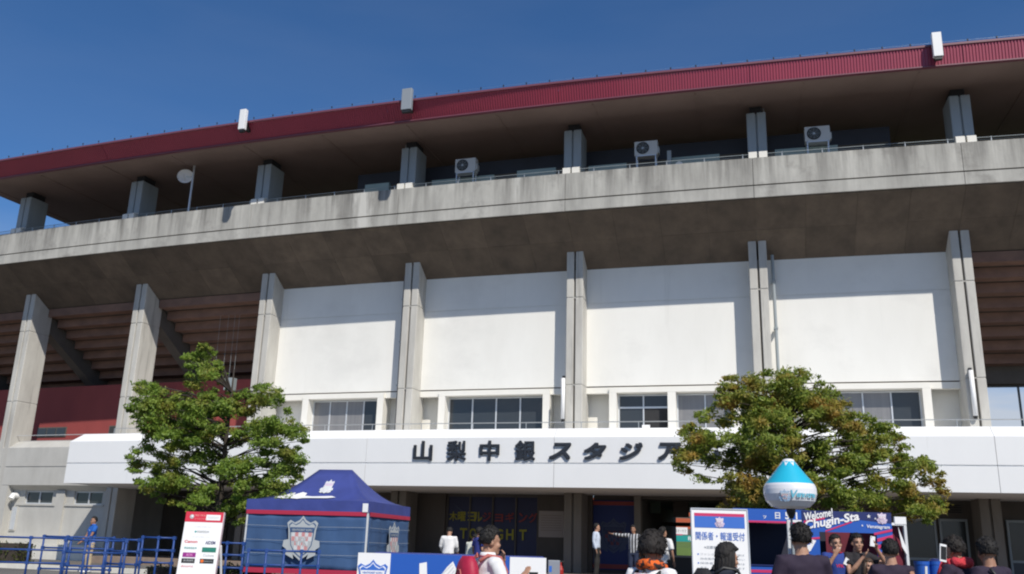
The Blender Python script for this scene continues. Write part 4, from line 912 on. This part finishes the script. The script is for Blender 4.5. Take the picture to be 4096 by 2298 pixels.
# tent frame round the photo panel
pt_ = at(3618, 2101, 15.6)
t = thing('photo_booth', 'white framed booth with crimson side sheet around the photo panel', 'booth', (pt_.x, 15.6, gz(15.6)))
pz = pt_.z-gz(15.6)+.03; xl = a.x-pt_.x-.05
for x in (0, xl):
    for y in (0, 2.6): MB().box(x-.022, x+.022, y-.022, y+.022, 0, pz, M_PRLG).build('leg', t)
MB().box(xl, 0, -.02, .02, pz-.04, pz, M_PRW).build('crossbar', t); MB().box(-.17, .022, -.03, .02, pz-.02, pz+.10, M_PRW).build('bracket', t)
def sheet(name, pts, m, par, th=.012):
    o = MB().add(pts, [tuple(range(len(pts)))], m).build(name, par); q = o.modifiers.new('thickness', 'SOLIDIFY'); q.thickness = th; return o
M_CRIM = mat('crimson_sheet', (.16, .015, .03), .8, (.12, .012, .025), (3, 3, 3), .35, .65)
sheet('side_wall', [(-.03, .04, .1), (-.03, 2.6, .1), (-.03, 2.6, pz-.05), (-.03, .04, pz-.05)], M_CRIM, t)
sheet('front_strip', [(-.30, .05, .1), (-.06, .05, .1), (-.06, .05, pz-.30), (-.30, .05, pz-.06)], M_CRIM, t)
sheet('back_wall', [(xl, 2.58, .1), (0, 2.58, .1), (0, 2.58, pz), (xl, 2.58, pz)], mat('dark_backdrop', (.02, .022, .04), .8), t)
sheet('inner_wall', [(-.55, 2.3, .1), (-.06, 2.3, .1), (-.06, 2.3, pz), (-.55, 2.3, pz)], M_CRIM, t)
sheet('tie_back', [(-.13, -.03, pz-.06), (-.02, -.03, pz-.40), (-.015, -.03, pz-.52), (-.09, -.03, pz-.38)], M_PRW, t)
# left booth
SY = 17.4
a = at(2960, 2040, SY); c = at(3167, 2100, SY)
t = thing('stall_tent', 'blue stall tent with dark interior left of the photo panel', 'tent', (c.x, SY, gz(SY)))
zb = at(3050, 2092, SY).z-gz(SY); xl = a.x-c.x-.12
for x in (0, xl):
    for y in (0, 2.4): MB().box(x-.02, x+.02, y-.02, y+.02, 0, zb+.2, M_PRLG).build('leg', t)
va = MB().box(xl-.03, .30, -.06, -.03, zb, zb+.25, M_PRB).build('valance', t)
MB().box(xl-.03, .30, -.066, -.061, zb, zb+.035, M_PRM).build('trim', va)
b = MB()
for ch, px, h in (('日', 3110, .12), ('5', 3150, .13), ('1', 3193, .13), ('ツ', 3062, .06)): b.text(ch, at(px, 2065, SY-.05).x-c.x-.05, zb+.075, h, -.064, M_PRW, bold=.03)
kind(b.build('lettering', va), 'stuff')
cb = MB(); V = [(xl-.05, -.05, zb+.25), (.31, -.05, zb+.25), (.31, 2.45, zb+.25), (xl-.05, 2.45, zb+.25), (xl/2, 1.2, zb+.30)]
cb.add(V, [(0, 1, 4), (1, 2, 4), (2, 3, 4), (3, 0, 4)], M_TENT); cb.build('roof', t)
sheet('back_wall', [(xl, 2.38, .1), (.2, 2.38, .1), (.2, 2.38, zb+.2), (xl, 2.38, zb+.2)], mat('dark_backdrop', (.02, .022, .04), .8), t)
sheet('side_wall', [(xl, .05, .1), (xl, 2.38, .1), (xl, 2.38, zb+.2), (xl, .05, zb+.2)], mat('dark_backdrop', (.02, .022, .04), .8), t)
zc_ = at(3050, 2264, SY-.2).z-gz(SY)
ct = thing('stall_counter', 'blue cloth counter with pink stripe inside the dark stall', 'counter', (c.x, SY-.2, gz(SY)))
MB().box(xl, -.02, 0, .6, 0, zc_, M_PRB).build('cloth', ct, bevel=.01); MB().box(xl, -.02, -.006, -.001, zc_-.12, zc_-.07, M_PRM).build('stripe', ct); MB().box(xl-.01, -.01, -.02, .62, zc_, zc_+.015, M_PRN).build('top', ct)
# blue bins by the doors at far right
for k, (px, w_, lab) in enumerate(((3690, .30, 'blue plastic bin with white tape, left one by the doors at right'), (3745, .26, 'plain blue plastic bin, right one by the doors at right'))):
    p = at(px, 2298, 20); zt = at(px, 2246, 20).z-gz(20)
    t = thing('plastic_bin', lab, 'bin', (p.x, 20, gz(20)), 0, 'blue bins by the right doors')
    b = MB(); b.lathe([(.001, 0), (w_*.42, 0), (w_*.5, zt-.08), (w_*.53, zt-.07), (w_*.53, zt), (w_*.46, zt), (w_*.44, zt-.06), (.001, zt-.06)], M_PRB, 20); b.build('body', t)
    if k == 0: MB().poly([(-.06, .25), (-.02, .25), (.05, zt-.1), (.0, zt-.1)], -w_*.52, M_PRLG).build('tape', t)
    else: MB().lathe([(w_*.53, zt), (w_*.3, zt+.05), (.001, zt+.06)], M_PRN, 20).build('lid', t)

# ================================================================== PEOPLE
def ell(b, c, r, m, X=None, k=14, n=9):
    V = [(c[0]+r[0]*math.sin(math.pi*i/n)*math.cos(2*math.pi*j/k), c[1]+r[1]*math.sin(math.pi*i/n)*math.sin(2*math.pi*j/k), c[2]+r[2]*math.cos(math.pi*i/n)) for i in range(1, n) for j in range(k)]
    F = [((i)*k+j, (i+1)*k+j, (i+1)*k+(j+1) % k, i*k+(j+1) % k) for i in range(n-2) for j in range(k)]
    V += [(c[0], c[1], c[2]+r[2]), (c[0], c[1], c[2]-r[2])]; a = len(V)-2
    F += [(a, j, (j+1) % k) for j in range(k)]+[(a+1, (n-2)*k+(j+1) % k, (n-2)*k+j) for j in range(k)]
    return b.add(V, F, m, X)
def loft(b, rings, m, X=None, k=20):
    V = [(c[0]+rx*math.cos(2*math.pi*j/k), c[1]+ry*math.sin(2*math.pi*j/k), c[2]) for c, rx, ry in rings for j in range(k)]; n = len(rings)
    F = [(i*k+j, i*k+(j+1) % k, (i+1)*k+(j+1) % k, (i+1)*k+j) for i in range(n-1) for j in range(k)]+[tuple(range(k))[::-1], tuple((n-1)*k+j for j in range(k))]
    return b.add(V, F, m, X)
def fuse(b, name, parent, voxel, smooth=3, keep=None, wrinkle=0):
    """grow one continuous skin over the overlapping volumes"""
    o = b.build('raw'); r = o.modifiers.new('r', 'REMESH'); r.mode = 'VOXEL'; r.voxel_size = voxel
    if smooth: q = o.modifiers.new('s', 'SMOOTH'); q.iterations = smooth; q.factor = .5
    me = bpy.data.meshes.new_from_object(o.evaluated_get(bpy.context.evaluated_depsgraph_get()))
    bpy.data.objects.remove(o); me.name = name
    if wrinkle:
        for v in me.vertices:
            w_ = (mnoise.noise(Vector((v.co.x*8, v.co.y*8, v.co.z*5)))+.6*abs(mnoise.noise(Vector((v.co.x*15+v.co.z*9, v.co.y*15, v.co.z*13)))))*wrinkle; v.co += v.normal*w_
    me.polygons.foreach_set('use_smooth', [True]*len(me.polygons))
    me.materials.clear(); me.materials.append(b.mats[0])
    o = bpy.data.objects.new(name, me); COL.objects.link(o); o.parent = parent
    return o
def person(label, px, py, Y, yaw, shirt, trousers, L=None, Rr=None, lean=0, hyaw=0, hpitch=0, skin=None, hair='short', hairm=None, sleeve=.55, shorts=False, smile=False, tuck=False, collar=None, feet=0, wide=1.0, ground=None, shoe=None, hroll=0, fem=False):
    """L / Rr: elbow and wrist of the local +x / -x arm, in metres for a 1.75 m figure that faces local -y"""
    skin = skin or M_SKIN; hairm = hairm or M_HAIR
    top = at(px, py, Y); g0 = gz(Y) if ground is None else ground
    yaw = R_(yaw); h = top.z-g0; s = h/1.75
    lean_drop = 0
    if lean or hpitch: s = h/(1.75-.80*(1-math.cos(R_(lean)))-.05*(hpitch > 20))
    t = thing('person', label, 'person', (top.x, Y, g0), yaw)
    t.scale = (s, s, s)
    UP = Matrix.Translation((0, 0, .93)) @ Matrix.Rotation(R_(lean), 4, 'X') @ Matrix.Translation((0, 0, -.93))
    HD = UP @ Matrix.Translation((0, .0, 1.545)) @ Matrix.Rotation(R_(hyaw), 4, 'Z') @ Matrix.Rotation(R_(hpitch), 4, 'X') @ Matrix.Rotation(R_(hroll), 4, 'Y') @ Matrix.Translation((0, -.012, .055))
    up = lambda p: UP @ Vector(p)
    SW = .175*wide*(.9 if fem else 1)
    sh = {1: (SW, .01, 1.405), -1: (-SW, .01, 1.405)}
    arms = {1: L or ((SW+.06, .03, 1.13), (SW+.075, -.05, .885)), -1: Rr or ((-SW-.06, .03, 1.13), (-SW-.075, -.05, .885))}
    legs = {}
    for sg in (1, -1): legs[sg] = ((sg*.09, 0, .92), (sg*(.10+feet*.3), -.02, .50), (sg*(.10+feet), .02, .085))
    # body: one skin from toes to head
    b = MB(); m = skin
    loft(b, [((0, 0, .82), .13, .09), ((0, 0, .93), .158*wide, .108), ((0, 0, 1.08), .135*wide, .095), ((0, 0, 1.25), .155*wide, .105), ((0, .005, 1.36), .165*wide, .10), ((0, .008, 1.42), .12*wide, .075), ((0, .008, 1.455), .068, .062), ((0, 0, 1.53), .054, .058), ((0, -.005, 1.58), .052, .056)], m, UP)
    hands = {}
    for sg in (1, -1):
        S_, E_, W_ = up(sh[sg]), up(arms[sg][0]), up(arms[sg][1])
        inn = up((sg*SW*.55, .008, 1.41))
        b.tube([inn, S_, S_.lerp(E_, .35), E_, E_.lerp(W_, .35), W_], [.05, .056, .048, .038, .039, .026], m, 12)
        d = (W_-E_).normalized(); side = d.cross(Vector((0, 0, 1)) if abs(d.z) < .8 else Vector((0, 1, 0))).normalized(); nrm = side.cross(d)
        P = W_+d*.085
        for o_ in (-.024, -.008, .008, .024): b.tube([W_-d*.01+side*o_*.6, W_+d*.045+side*o_, P+side*o_], [.016, .015, .011], m, 8)
        for q, o_ in enumerate((-.027, -.009, .009, .027)):
            ln = (.058, .068, .072, .062)[q]
            b.tube([P-d*.01+side*o_, P+d*ln*.5+side*o_*1.12+nrm*.006, P+d*ln*.85+side*o_*1.15+nrm*.026], [.0105, .0095, .008], m, 8)
        b.tube([W_+d*.02-side*.022*sg, W_+d*.05-side*.048*sg+nrm*.008, W_+d*.078-side*.055*sg+nrm*.02], [.014, .012, .009], m, 8)
        hands[sg] = (W_+d*.09, d, side)
        H_, K_, A_ = legs[sg]
        b.tube([(H_[0]*.9, 0, .95), H_, Vector(H_).lerp(Vector(K_), .4), K_, Vector(K_).lerp(Vector(A_), .3), A_, (A_[0], A_[1], .04)], [.08, .088, .078, .054, .055, .037, .038], m, 14)
        b.tube([(A_[0], A_[1]+.03, .045), (A_[0]+sg*.005, A_[1]-.08, .04), (A_[0]+sg*.012, A_[1]-.17, .028)], [.04, .04, .026], m, 12)
    ell(b, (0, .008, .035), (.074, .093, .095), m, HD); ell(b, (0, -.030, -.045), (.060, .066, .086), m, HD); ell(b, (0, -.070, -.102), (.032, .030, .026), m, HD)
    b.add([(HD @ Vector(p)) for p in ((-.010, -.088, .012), (.010, -.088, .012), (.020, -.085, -.045), (-.020, -.085, -.045), (0, -.125, -.040), (0, -.10, .008))], [(0, 3, 4, 5), (1, 5, 4, 2), (3, 2, 4), (0, 5, 1), (0, 1, 2, 3)], m)
    ell(b, (0, -.080, .022), (.050, .020, .012), m, HD); ell(b, (0, -.090, -.070), (.026, .014, .012), m, HD)
    for sg in (1, -1): ell(b, (sg*.040, -.072, -.03), (.026, .024, .026), m, HD); ell(b, (sg*.078, .012, -.015), (.012, .024, .034), m, HD)
    vx = .0125 if Y < 18 else .02
    body = fuse(b, 'body', t, vx, 2)
    # clothes
    b = MB(); e = .016; z0 = .93 if tuck else .83
    rings = [((0, 0, z0), .172*wide, .122), ((0, 0, 1.0), .166*wide, .122), ((0, 0, 1.10), .158*wide, .118), ((0, 0, 1.25), .172*wide, .124), ((0, .005, 1.36), .18*wide, .116), ((0, .008, 1.425), .132*wide, .09), ((0, .008, 1.462), .078, .076)]
    loft(b, rings, shirt, UP)
    for sg in (1, -1):
        S_, E_, W_ = up(sh[sg]), up(arms[sg][0]), up(arms[sg][1]); inn = up((sg*SW*.5, .008, 1.40))
        if sleeve <= 1: b.tube([inn, S_, S_.lerp(E_, sleeve*.6), S_.lerp(E_, sleeve)], [.06, .072, .068, .066], shirt, 12)
        else: b.tube([inn, S_, S_.lerp(E_, .5), E_, E_.lerp(W_, .5), E_.lerp(W_, .93)], [.06, .072, .062, .053, .049, .042], shirt, 12)
    fuse(b, 'shirt', t, vx+.005, 2, wrinkle=.016)
    if collar:
        b = MB(); V = []; k = 20
        for j in range(k):
            a = 2*math.pi*j/k; V += [up((.082*math.cos(a), .008+.078*math.sin(a), 1.452)), up((.066*math.cos(a), .006+.066*math.sin(a), 1.50)), up((.072*math.cos(a), .006+.072*math.sin(a), 1.50)), up((.094*math.cos(a), .008+.090*math.sin(a), 1.452))]
        b.add(V, [(4*j+q, 4*((j+1) % k)+q, 4*((j+1) % k)+(q+1) % 4, 4*j+(q+1) % 4) for j in range(k) for q in range(4)], collar); b.build('collar', t, smooth=True)
    b = MB()
    loft(b, [((0, 0, .78), .145, .105), ((0, 0, .93), .168*wide, .119), ((0, 0, 1.02), .150*wide, .108)], trousers)
    for sg in (1, -1):
        H_, K_, A_ = [Vector(p) for p in legs[sg]]; end = K_.lerp(A_, -.05) if shorts else A_
        pts = [Vector((H_.x*.85, 0, .93)), H_, H_.lerp(K_, .5), K_] + ([] if shorts else [K_.lerp(A_, .5), A_+Vector((0, 0, .0))])
        b.tube(pts, [.085, .10, .092, .078] + ([] if shorts else [.068, .062]), trousers, 14)
    fuse(b, 'trousers', t, vx+.006, 2, wrinkle=.008)
    for sg in (1, -1):
        A_ = legs[sg][2]; b = MB(); mm = shoe or M_PRK
        b.tube([(A_[0], A_[1]+.065, .05), (A_[0], A_[1]+.02, .058), (A_[0]+sg*.004, A_[1]-.09, .05), (A_[0]+sg*.012, A_[1]-.17, .036), (A_[0]+sg*.014, A_[1]-.205, .03)], [.03, .05, .05, .042, .016], mm, 12)
        b.build('shoe', t, smooth=True)
    # hair: a tufted cap that leaves the face and ears free
    b = MB(); V = []; F = []; K, N = 40, 26; big = {'short': 1.0, 'curly': 1.22, 'long': 1.08, 'crop': .93}[hair]
    for i in range(N+1):
        th = math.pi*i/N
        for j in range(K):
            ph = 2*math.pi*j/K; d = Vector((math.sin(th)*math.cos(ph), math.sin(th)*math.sin(ph), math.cos(th)))
            n1 = mnoise.noise(d*5.5+Vector((px*.01, 0, 0)))*.010+mnoise.noise(d*15)*.006
            rr = Vector((d.x*.074, d.y*.093, d.z*.095)).length
            rad = rr+(.021+n1)*big**2+(big-1)*.05
            front = d.y < -.30 and d.z < .50-.12*n1*60
            low = d.z < (-.62 if hair != 'long' else -.95) and True
            side = d.y < .12 and d.z < (-.05 if hair in ('short', 'crop') else -.28)
            if hair == 'long': side = d.y < -.15 and d.z < .30
            if front or low or side: rad = rr*.86
            V.append(HD @ (Vector((0, .008, .035))+d*rad))
    F = [(i*K+j, (i+1)*K+j, (i+1)*K+(j+1) % K, i*K+(j+1) % K) for i in range(N) for j in range(K)]
    b.add(V, F, hairm)
    V2 = []; F2 = []; kk = K
    for q in range(420 if Y < 18 else 120):            # loose tufts that break the outline
        i = random.randrange(1, N); j = random.randrange(K); p0 = Vector(V[i*K+j]); cen = HD @ Vector((0, .008, .035)); dd = (p0-cen)
        if dd.length < .085 or (HD.inverted() @ p0).z < -.045 or hair == 'long': continue
        dn = dd.normalized(); tg = dn.cross(Vector((random.gauss(0, 1), random.gauss(0, 1), random.gauss(.3, 1)))).normalized()
        ln = random.uniform(.018, .045)*(1.15 if hair == 'curly' else (.6 if hair == 'crop' else 1)); w2 = dn.cross(tg)*.006; o2 = len(V2)
        dw = (HD.to_3x3() @ Vector((0, .25, -.45)))
        tip = p0+(tg*.7+dn*.28+dw*.5).normalized()*ln
        V2 += [p0-dn*.004-w2, p0-dn*.004+w2, tip, p0+dn*.006]; F2 += [(o2, o2+1, o2+2), (o2+1, o2+3, o2+2), (o2+3, o2, o2+2)]
    b.add(V2, F2, hairm)
    if hair == 'long':
        for q in range(13):
            a = R_(-20+q*220/12); x, y = .080*math.cos(a), .095*math.sin(a)
            b.tube([HD @ Vector((x*.8, y*.85, .08)), HD @ Vector((x*1.02, y*1.02, -.02)), HD @ Vector((x*1.02, y*.98+.005, -.12)), HD @ Vector((x*.85, y*.8+.015, -.23))], [.028, .030, .030, .014], hairm, 8)
    b.build('hair', t, smooth=True)
    for sg in (1, -1):
        b = MB(); ell(b, (sg*.032, -.0905, .002), (.015, .008, .0075), M_PRK, HD, 10, 6); b.build('eye', t, smooth=True)
        b = MB(); ell(b, (sg*.033, -.0945, .026), (.020, .006, .005), hairm, HD, 10, 6); b.build('eyebrow', t, smooth=True)
    b = MB(); mm = mat('lips', (.30, .10, .085), .5) if not smile else M_PRW
    ell(b, (0, -.100, -.070), (.026 if smile else .022, .007, .007 if smile else .005), mm, HD, 12, 6); b.build('mouth', t, smooth=True)
    bpy.context.view_layer.update()
    loc = Matrix.Translation((top.x, Y, g0)) @ Matrix.Rotation(yaw, 4, 'Z') @ Matrix.Scale(s, 4)
    return dict(o=t, M=loc, hand={k: loc @ v[0] for k, v in hands.items()}, hd=loc @ HD, up=loc @ UP, s=s, yaw=yaw, UP=UP, HD=HD)

C_WHITE = cloth('white_shirt_cloth', (.78, .78, .78), (.70, .70, .71)); C_BLACK = cloth('black_trouser_cloth', (.02, .019, .018)); C_BLUEP = cloth('bright_blue_polo', (.012, .115, .47))
C_KHAKI = cloth('khaki_cotton', (.50, .40, .26)); C_PURP = cloth('plum_jersey', (.024, .014, .034)); C_PALE = cloth('pale_vest_cloth', (.66, .68, .60)); C_NAVY = cloth('navy_jacket', (.012, .016, .032))
C_ROYAL = cloth('royal_blue_shirt', (.03, .045, .24)); C_JERS = cloth('club_blue_jersey', (.02, .05, .25)); C_DARK = cloth('black_tee', (.016, .014, .018)); C_JEANS = cloth('dark_jeans', (.02, .03, .07)); C_LIGHTB = cloth('pale_blue_shirt', (.55, .62, .74))
M_STRIPE = mat('striped_bib', (.02, .02, .025), .85)
n_ = M_STRIPE.node_tree.nodes; l_ = M_STRIPE.node_tree.links
w_ = n_.new('ShaderNodeTexWave'); w_.bands_direction = 'X'; w_.inputs['Scale'].default_value = 3.2; w_.inputs['Distortion'].default_value = .6
tc2 = n_.new('ShaderNodeTexCoord'); l_.new(tc2.outputs['Object'], w_.inputs[0]); cr2 = n_.new('ShaderNodeValToRGB'); cr2.color_ramp.elements[0].position = .5; cr2.color_ramp.elements[1].position = .56
cr2.color_ramp.elements[0].color = (.03, .03, .035, 1); cr2.color_ramp.elements[1].color = (.45, .46, .48, 1); l_.new(w_.outputs[0], cr2.inputs[0]); l_.new(cr2.outputs[0], n_['Principled BSDF'].inputs['Base Color'])

pp = person('person in bright blue polo and khaki trousers standing behind the barriers', 380, 2065, 28.6, -48, C_BLUEP, C_KHAKI, L=((.22, -.10, 1.12), (.05, -.30, .94)), Rr=((-.22, -.10, 1.12), (-.05, -.31, .93)), hyaw=10, skin=M_SKIN2, hair='crop', collar=C_BLUEP, shoe=M_PRW, wide=1.08)
b = MB(); b.disc(.07, 1.30, .022, -.128, M_PRW); kind(b.build('badge', pp['o']), 'stuff')
person('person in white shirt seen from behind, head bowed, right of the mesh tent', 1797, 2112, 26.5, 172, C_WHITE, C_BLACK, L=((.25, -.03, 1.16), (.20, -.24, 1.02)), Rr=((-.25, -.03, 1.16), (-.22, -.22, 1.02)), lean=6, hpitch=28, sleeve=1.1, tuck=True, hair='crop', wide=1.08)
person('person in pale vest bending forward left of the one in blue shirt', 1882, 2140, 25.5, 152, C_PALE, C_BLACK, L=((.24, -.16, 1.16), (.20, -.26, .95)), Rr=((-.25, -.12, 1.14), (-.20, -.24, .93)), lean=24, hpitch=25, sleeve=1.1)
pb = person('person in royal blue shirt partly behind the youth with red backpack', 1918, 2108, 25, 125, C_ROYAL, C_BLACK, sleeve=.7, Rr=((-.23, .03, 1.13), (-.24, -.10, .92)))
bp0 = pb['hand'][-1]
py_ = person('person in white shirt wearing a red backpack, hand raised to mouth', 1958, 2105, 9.1, 118, C_WHITE, C_BLACK, L=((.20, -.26, 1.12), (.06, -.20, 1.40)), Rr=((-.23, -.10, 1.14), (-.15, -.30, 1.28)), hyaw=-6, hpitch=4, collar=C_WHITE, skin=M_SKIN, sleeve=.75)
b = MB()
b.tube([py_['UP'] @ Vector((.088*math.cos(a), .008+.083*math.sin(a), 1.462)) for a in [2*math.pi*q/20 for q in range(21)]], .006, M_PINK, 6); b.build('lanyard', py_['o'], smooth=True)
def backpack(P, label, m, tm, w=.30, h=.44, d=.17, dz=0, yo=.125):
    X = P['up'] @ Matrix.Translation((0, yo, 1.0+dz))
    t = thing('backpack', label, 'backpack', X.translation, P['yaw']); t.scale = (P['s'],)*3
    b = MB(); k = 24
    rings = []
    for q in range(9):
        f = q/8; wz = w/2*(1-.0*f)*math.sqrt(max(.05, 1-max(0, (f-.55)/.45)**2*.75)); dd = d/2*math.sqrt(max(.05, 1-max(0, (f-.6)/.4)**2*.8))*(1 if f > .05 else .8)
        rings.append(((0, d/2, f*h), wz, dd))
    loft(b, rings, m, None, 28); o = b.build('bag', t, smooth=True)
    b = MB(); b.tube([(-w*.32, d*.93, .06), (-w*.30, d*1.0, h*.45), (-w*.1, d*.97, h*.72), (w*.1, d*.97, h*.72), (w*.30, d*1.0, h*.45), (w*.32, d*.93, .06)], .008, tm, 6); b.build('zip', t, smooth=True)
    for sg in (1, -1):
        b = MB(); b.tube([(sg*.10, .02, h*.9), (sg*.11, -.06, h*1.02), (sg*.115, -.20, h*.98), (sg*.13, -.265, h*.7), (sg*.15, -.20, h*.3), (sg*.13, .0, .08)], .018, tm, 8); b.build('strap', t, smooth=True)
    b = MB(); b.tube([(-.03, .01, h*.97), (0, .0, h*1.06), (.03, .01, h*.97)], .008, tm, 6); b.build('handle', t)
    return t
backpack(py_, 'bright red backpack on the youth in white shirt at bottom centre', mat('red_nylon', (.42, .012, .05), .6, (.34, .01, .04), (8, 8, 8), .35, .65, bump=.4, bscale=(12, 12, 12)), mat('dull_pink_webbing', (.42, .12, .10), .7), .34, .46, .20, .0)
tb = thing('tote_bag', 'small red bag hanging from the hand of the one in blue shirt', 'bag', bp0+Vector((0, 0, -.42)), 1.0)
b = MB(); loft(b, [((0, 0, 0), .12, .05), ((0, 0, .2), .13, .055), ((0, 0, .28), .12, .02)], M_PRR); b.build('pouch', tb, smooth=True); b = MB(); b.tube([(-.07, 0, .27), (-.03, 0, .40), (.03, 0, .40), (.07, 0, .27)], .01, M_PRR, 6); b.build('handle', tb)
person('person in white long-sleeved shirt and dark trousers beside the blue banner door', 2386, 2092, 29.3, 72, C_LIGHTB, C_BLACK, sleeve=1.1, tuck=True, hyaw=20, hair='crop', ground=.62, wide=1.05)
person('person in black and white striped bib, arm outstretched, in entrance shade', 2533, 2100, 28.6, -25, M_STRIPE, C_JEANS, Rr=((-.42, -.10, 1.40), (-.66, -.20, 1.44)), ground=.62, sleeve=1.1, skin=M_SKIN2)
ps_ = person('person with bushy dark hair and an orange patterned scarf at bottom centre', 2607, 2130, 7.6, 142, C_WHITE, C_JEANS, hair='curly', hairm=M_HAIRB, hyaw=14, hpitch=10, skin=M_SKIN2)
M_SCARF = mat('orange_scarf', (.72, .12, .012), .85, (.02, .015, .015), (22, 22, 22), .47, .52, bump=.4, bscale=(20, 20, 20))
def scarf(P, m, r=.038, tail=True, name='scarf', zz=1.475, spread=.092):
    b = MB(); U = P['UP']; pts = [U @ Vector((spread*math.cos(a), .012+(spread-.004)*math.sin(a), zz+.018*math.sin(a)+.008*math.sin(a*5))) for a in [2*math.pi*q/24 for q in range(25)]]
    b.tube(pts, [r*(1+.15*math.sin(q*1.9)) for q in range(25)], m, 12)
    if tail:
        for sg in (1, -1): b.tube([U @ Vector((sg*.05, -.09, zz)), U @ Vector((sg*.075, -.135, 1.36)), U @ Vector((sg*.08, -.145, 1.15))], [r, r*.9, r*.7], m, 10)
    return b.build(name, P['o'], smooth=True)
scarf(ps_, M_SCARF, .042)
backpack(ps_, 'small pale backpack with black straps on the one with orange scarf', mat('pale_patterned_nylon', (.62, .60, .58), .7, (.45, .30, .32), (14, 14, 14), .45, .6), M_BLACK, .26, .36, .12, .06)
person('person in white T-shirt seen from behind, left of the reception sign', 2650, 2107, 24.5, 150, C_WHITE, C_BLACK, sleeve=.8, hyaw=-30, wide=1.1)
pw = person('person with long straight black hair in navy jacket, in profile by reception sign', 2900, 2170, 8.6, 96, C_NAVY, C_JEANS, hair='long', fem=True, hyaw=-4, hpitch=6, sleeve=1.1, wide=.95)
b = MB(); U = pw['UP']
b.tube([U @ Vector((.10*math.cos(a), .03+.10*math.sin(a), 1.46-.03*math.sin(a))) for a in [2*math.pi*q/20 for q in range(21)]], .04, C_NAVY, 12); b.build('hood', pw['o'], smooth=True)
backpack(pw, 'black fluffy backpack on the one with long black hair', mat('black_fleece', (.012, .012, .014), .9, (.02, .02, .024), (20, 20, 20), .35, .65, bump=.8, bscale=(40, 40, 40)), M_BLACK, .34, .48, .22, .02)
p11 = person('tall person in plum jersey seen from behind, photographing the photo panel', 3200, 2092, 9.2, 184, C_PURP, C_BLACK, Rr=((-.27, -.10, 1.17), (-.21, -.30, 1.335)), L=((.25, -.02, 1.15), (.18, -.22, 1.0)), wide=1.12, sleeve=.8)
def phone(pos, yaw, label, frame, tilt=0, sc=1.0):
    t = thing('mobile_phone', label, 'phone', pos, yaw)
    X = Matrix.Rotation(R_(tilt), 4, 'Y') @ Matrix.Scale(sc, 4)
    b = MB(); b.box(-.037, .037, -.005, .005, -.075, .075, frame, X); b.build('body', t, bevel=.004); b = MB(); b.box(-.031, .031, .0051, .007, -.056, .056, M_PRK, X); b.build('screen', t)
    b = MB(); b.disc(-.02, .06, .007, -.0065, M_PRK, X); b.build('camera_lens', t)
    return t
hp = p11['hand'][-1]; phone(hp+Vector((.0, .03, .05)), math.pi, 'dark phone held up by the tall one in plum jersey', M_PRK)
p12 = person('smiling person in blue jersey, hand on chin, in the photo panel window', 3340, 2135, 14.62, 0, C_JERS, C_NAVY, Rr=((-.25, -.13, 1.16), (-.10, -.20, 1.42)), L=((.22, .0, 1.14), (.16, -.18, 1.0)), smile=True, skin=M_SKIN, hair='crop', hyaw=6, hroll=-6)
b = MB(); b.poly([(.05, 1.30), (.13, 1.26), (.15, 1.36), (.10, 1.40)], -.131, M_PRW); b.poly([(-.20, 1.24), (-.165, 1.24), (-.15, 1.37), (-.19, 1.37)], -.132, mat('neon_yellow_print', (.60, .80, .03), .5)); b.text('VFK', .0, 1.24, .05, -.133, M_PRR, center=True, bold=.02); kind(b.build('shirt_print', p12['o']), 'stuff')
b = MB(); b.tube([p12['UP'] @ Vector((.085*math.cos(a), .008+.08*math.sin(a), 1.462)) for a in [2*math.pi*q/20 for q in range(21)]], .010, M_PINK, 6); b.build('neckband', p12['o'], smooth=True)
p13 = person('person in black T-shirt holding up a white phone in the photo panel window', 3424, 2133, 14.6, 2, C_DARK, C_BLACK, L=((.40, -.14, 1.26), (.19, -.26, 1.53)), Rr=((-.20, -.14, 1.14), (.0, -.22, 1.40)), skin=M_SKIN, hair='short', hpitch=0)
hp = p13['hand'][1]; phone(hp+Vector((-.02, -.02, .03)), 0, 'white phone held up in the photo panel window', M_PRW, 8)
p14 = person('person with cropped black hair in plum jersey from behind, below the photo panel stripes', 3556, 2153, 10.3, 176, C_PURP, C_BLACK, L=((.22, -.12, 1.13), (.10, -.28, 1.14)), Rr=((-.22, -.12, 1.13), (-.10, -.28, 1.14)), hair='crop', wide=1.05, hyaw=-8)
p15 = person('short person with brown hair, hand on face, in front of the photo panel', 3466, 2233, 13.9, 8, C_NAVY, C_BLACK, Rr=((-.22, -.10, 1.16), (-.10, -.18, 1.40)), hairm=mat('brown_hair', (.07, .04, .022), .55, (.045, .027, .016), (40, 40, 8), .35, .65), hair='long', fem=True, hroll=8, smile=True)
p16 = person('person with a coral red towel round the neck at far right', 3816, 2143, 9.8, 218, C_PURP, C_BLACK, L=((.27, -.10, 1.15), (.22, -.30, 1.28)), Rr=((-.24, -.08, 1.14), (-.10, -.28, 1.10)), hair='short', hpitch=8, hairm=M_HAIRB, wide=1.1, skin=M_SKIN2, sleeve=.7)
scarf(p16, mat('coral_towel', (.62, .045, .055), .9, (.48, .03, .05), (7, 7, 7), .35, .65, bump=.5, bscale=(40, 40, 40)), .050, True, 'towel', 1.468, .10)
pz_ = at(3772, 2213, 9.45); phone(pz_, R_(200), 'white framed phone held beside the one with coral towel', M_PRW, -8, 1.15)
p17 = person('person in plum jersey with shoulder bag strap at the right edge', 3944, 2147, 9.5, 205, C_PURP, C_BLACK, hyaw=-28, hpitch=6, wide=1.08, skin=M_SKIN2, sleeve=.7)
b = MB(); U = p17['UP']
b.tube([U @ Vector(q) for q in ((.12, .10, 1.44), (.06, .142, 1.33), (-.04, .145, 1.20), (-.15, .11, 1.06), (-.19, .0, .98))], .016, M_BLACK, 8); b.build('shoulder_strap', p17['o'], smooth=True)
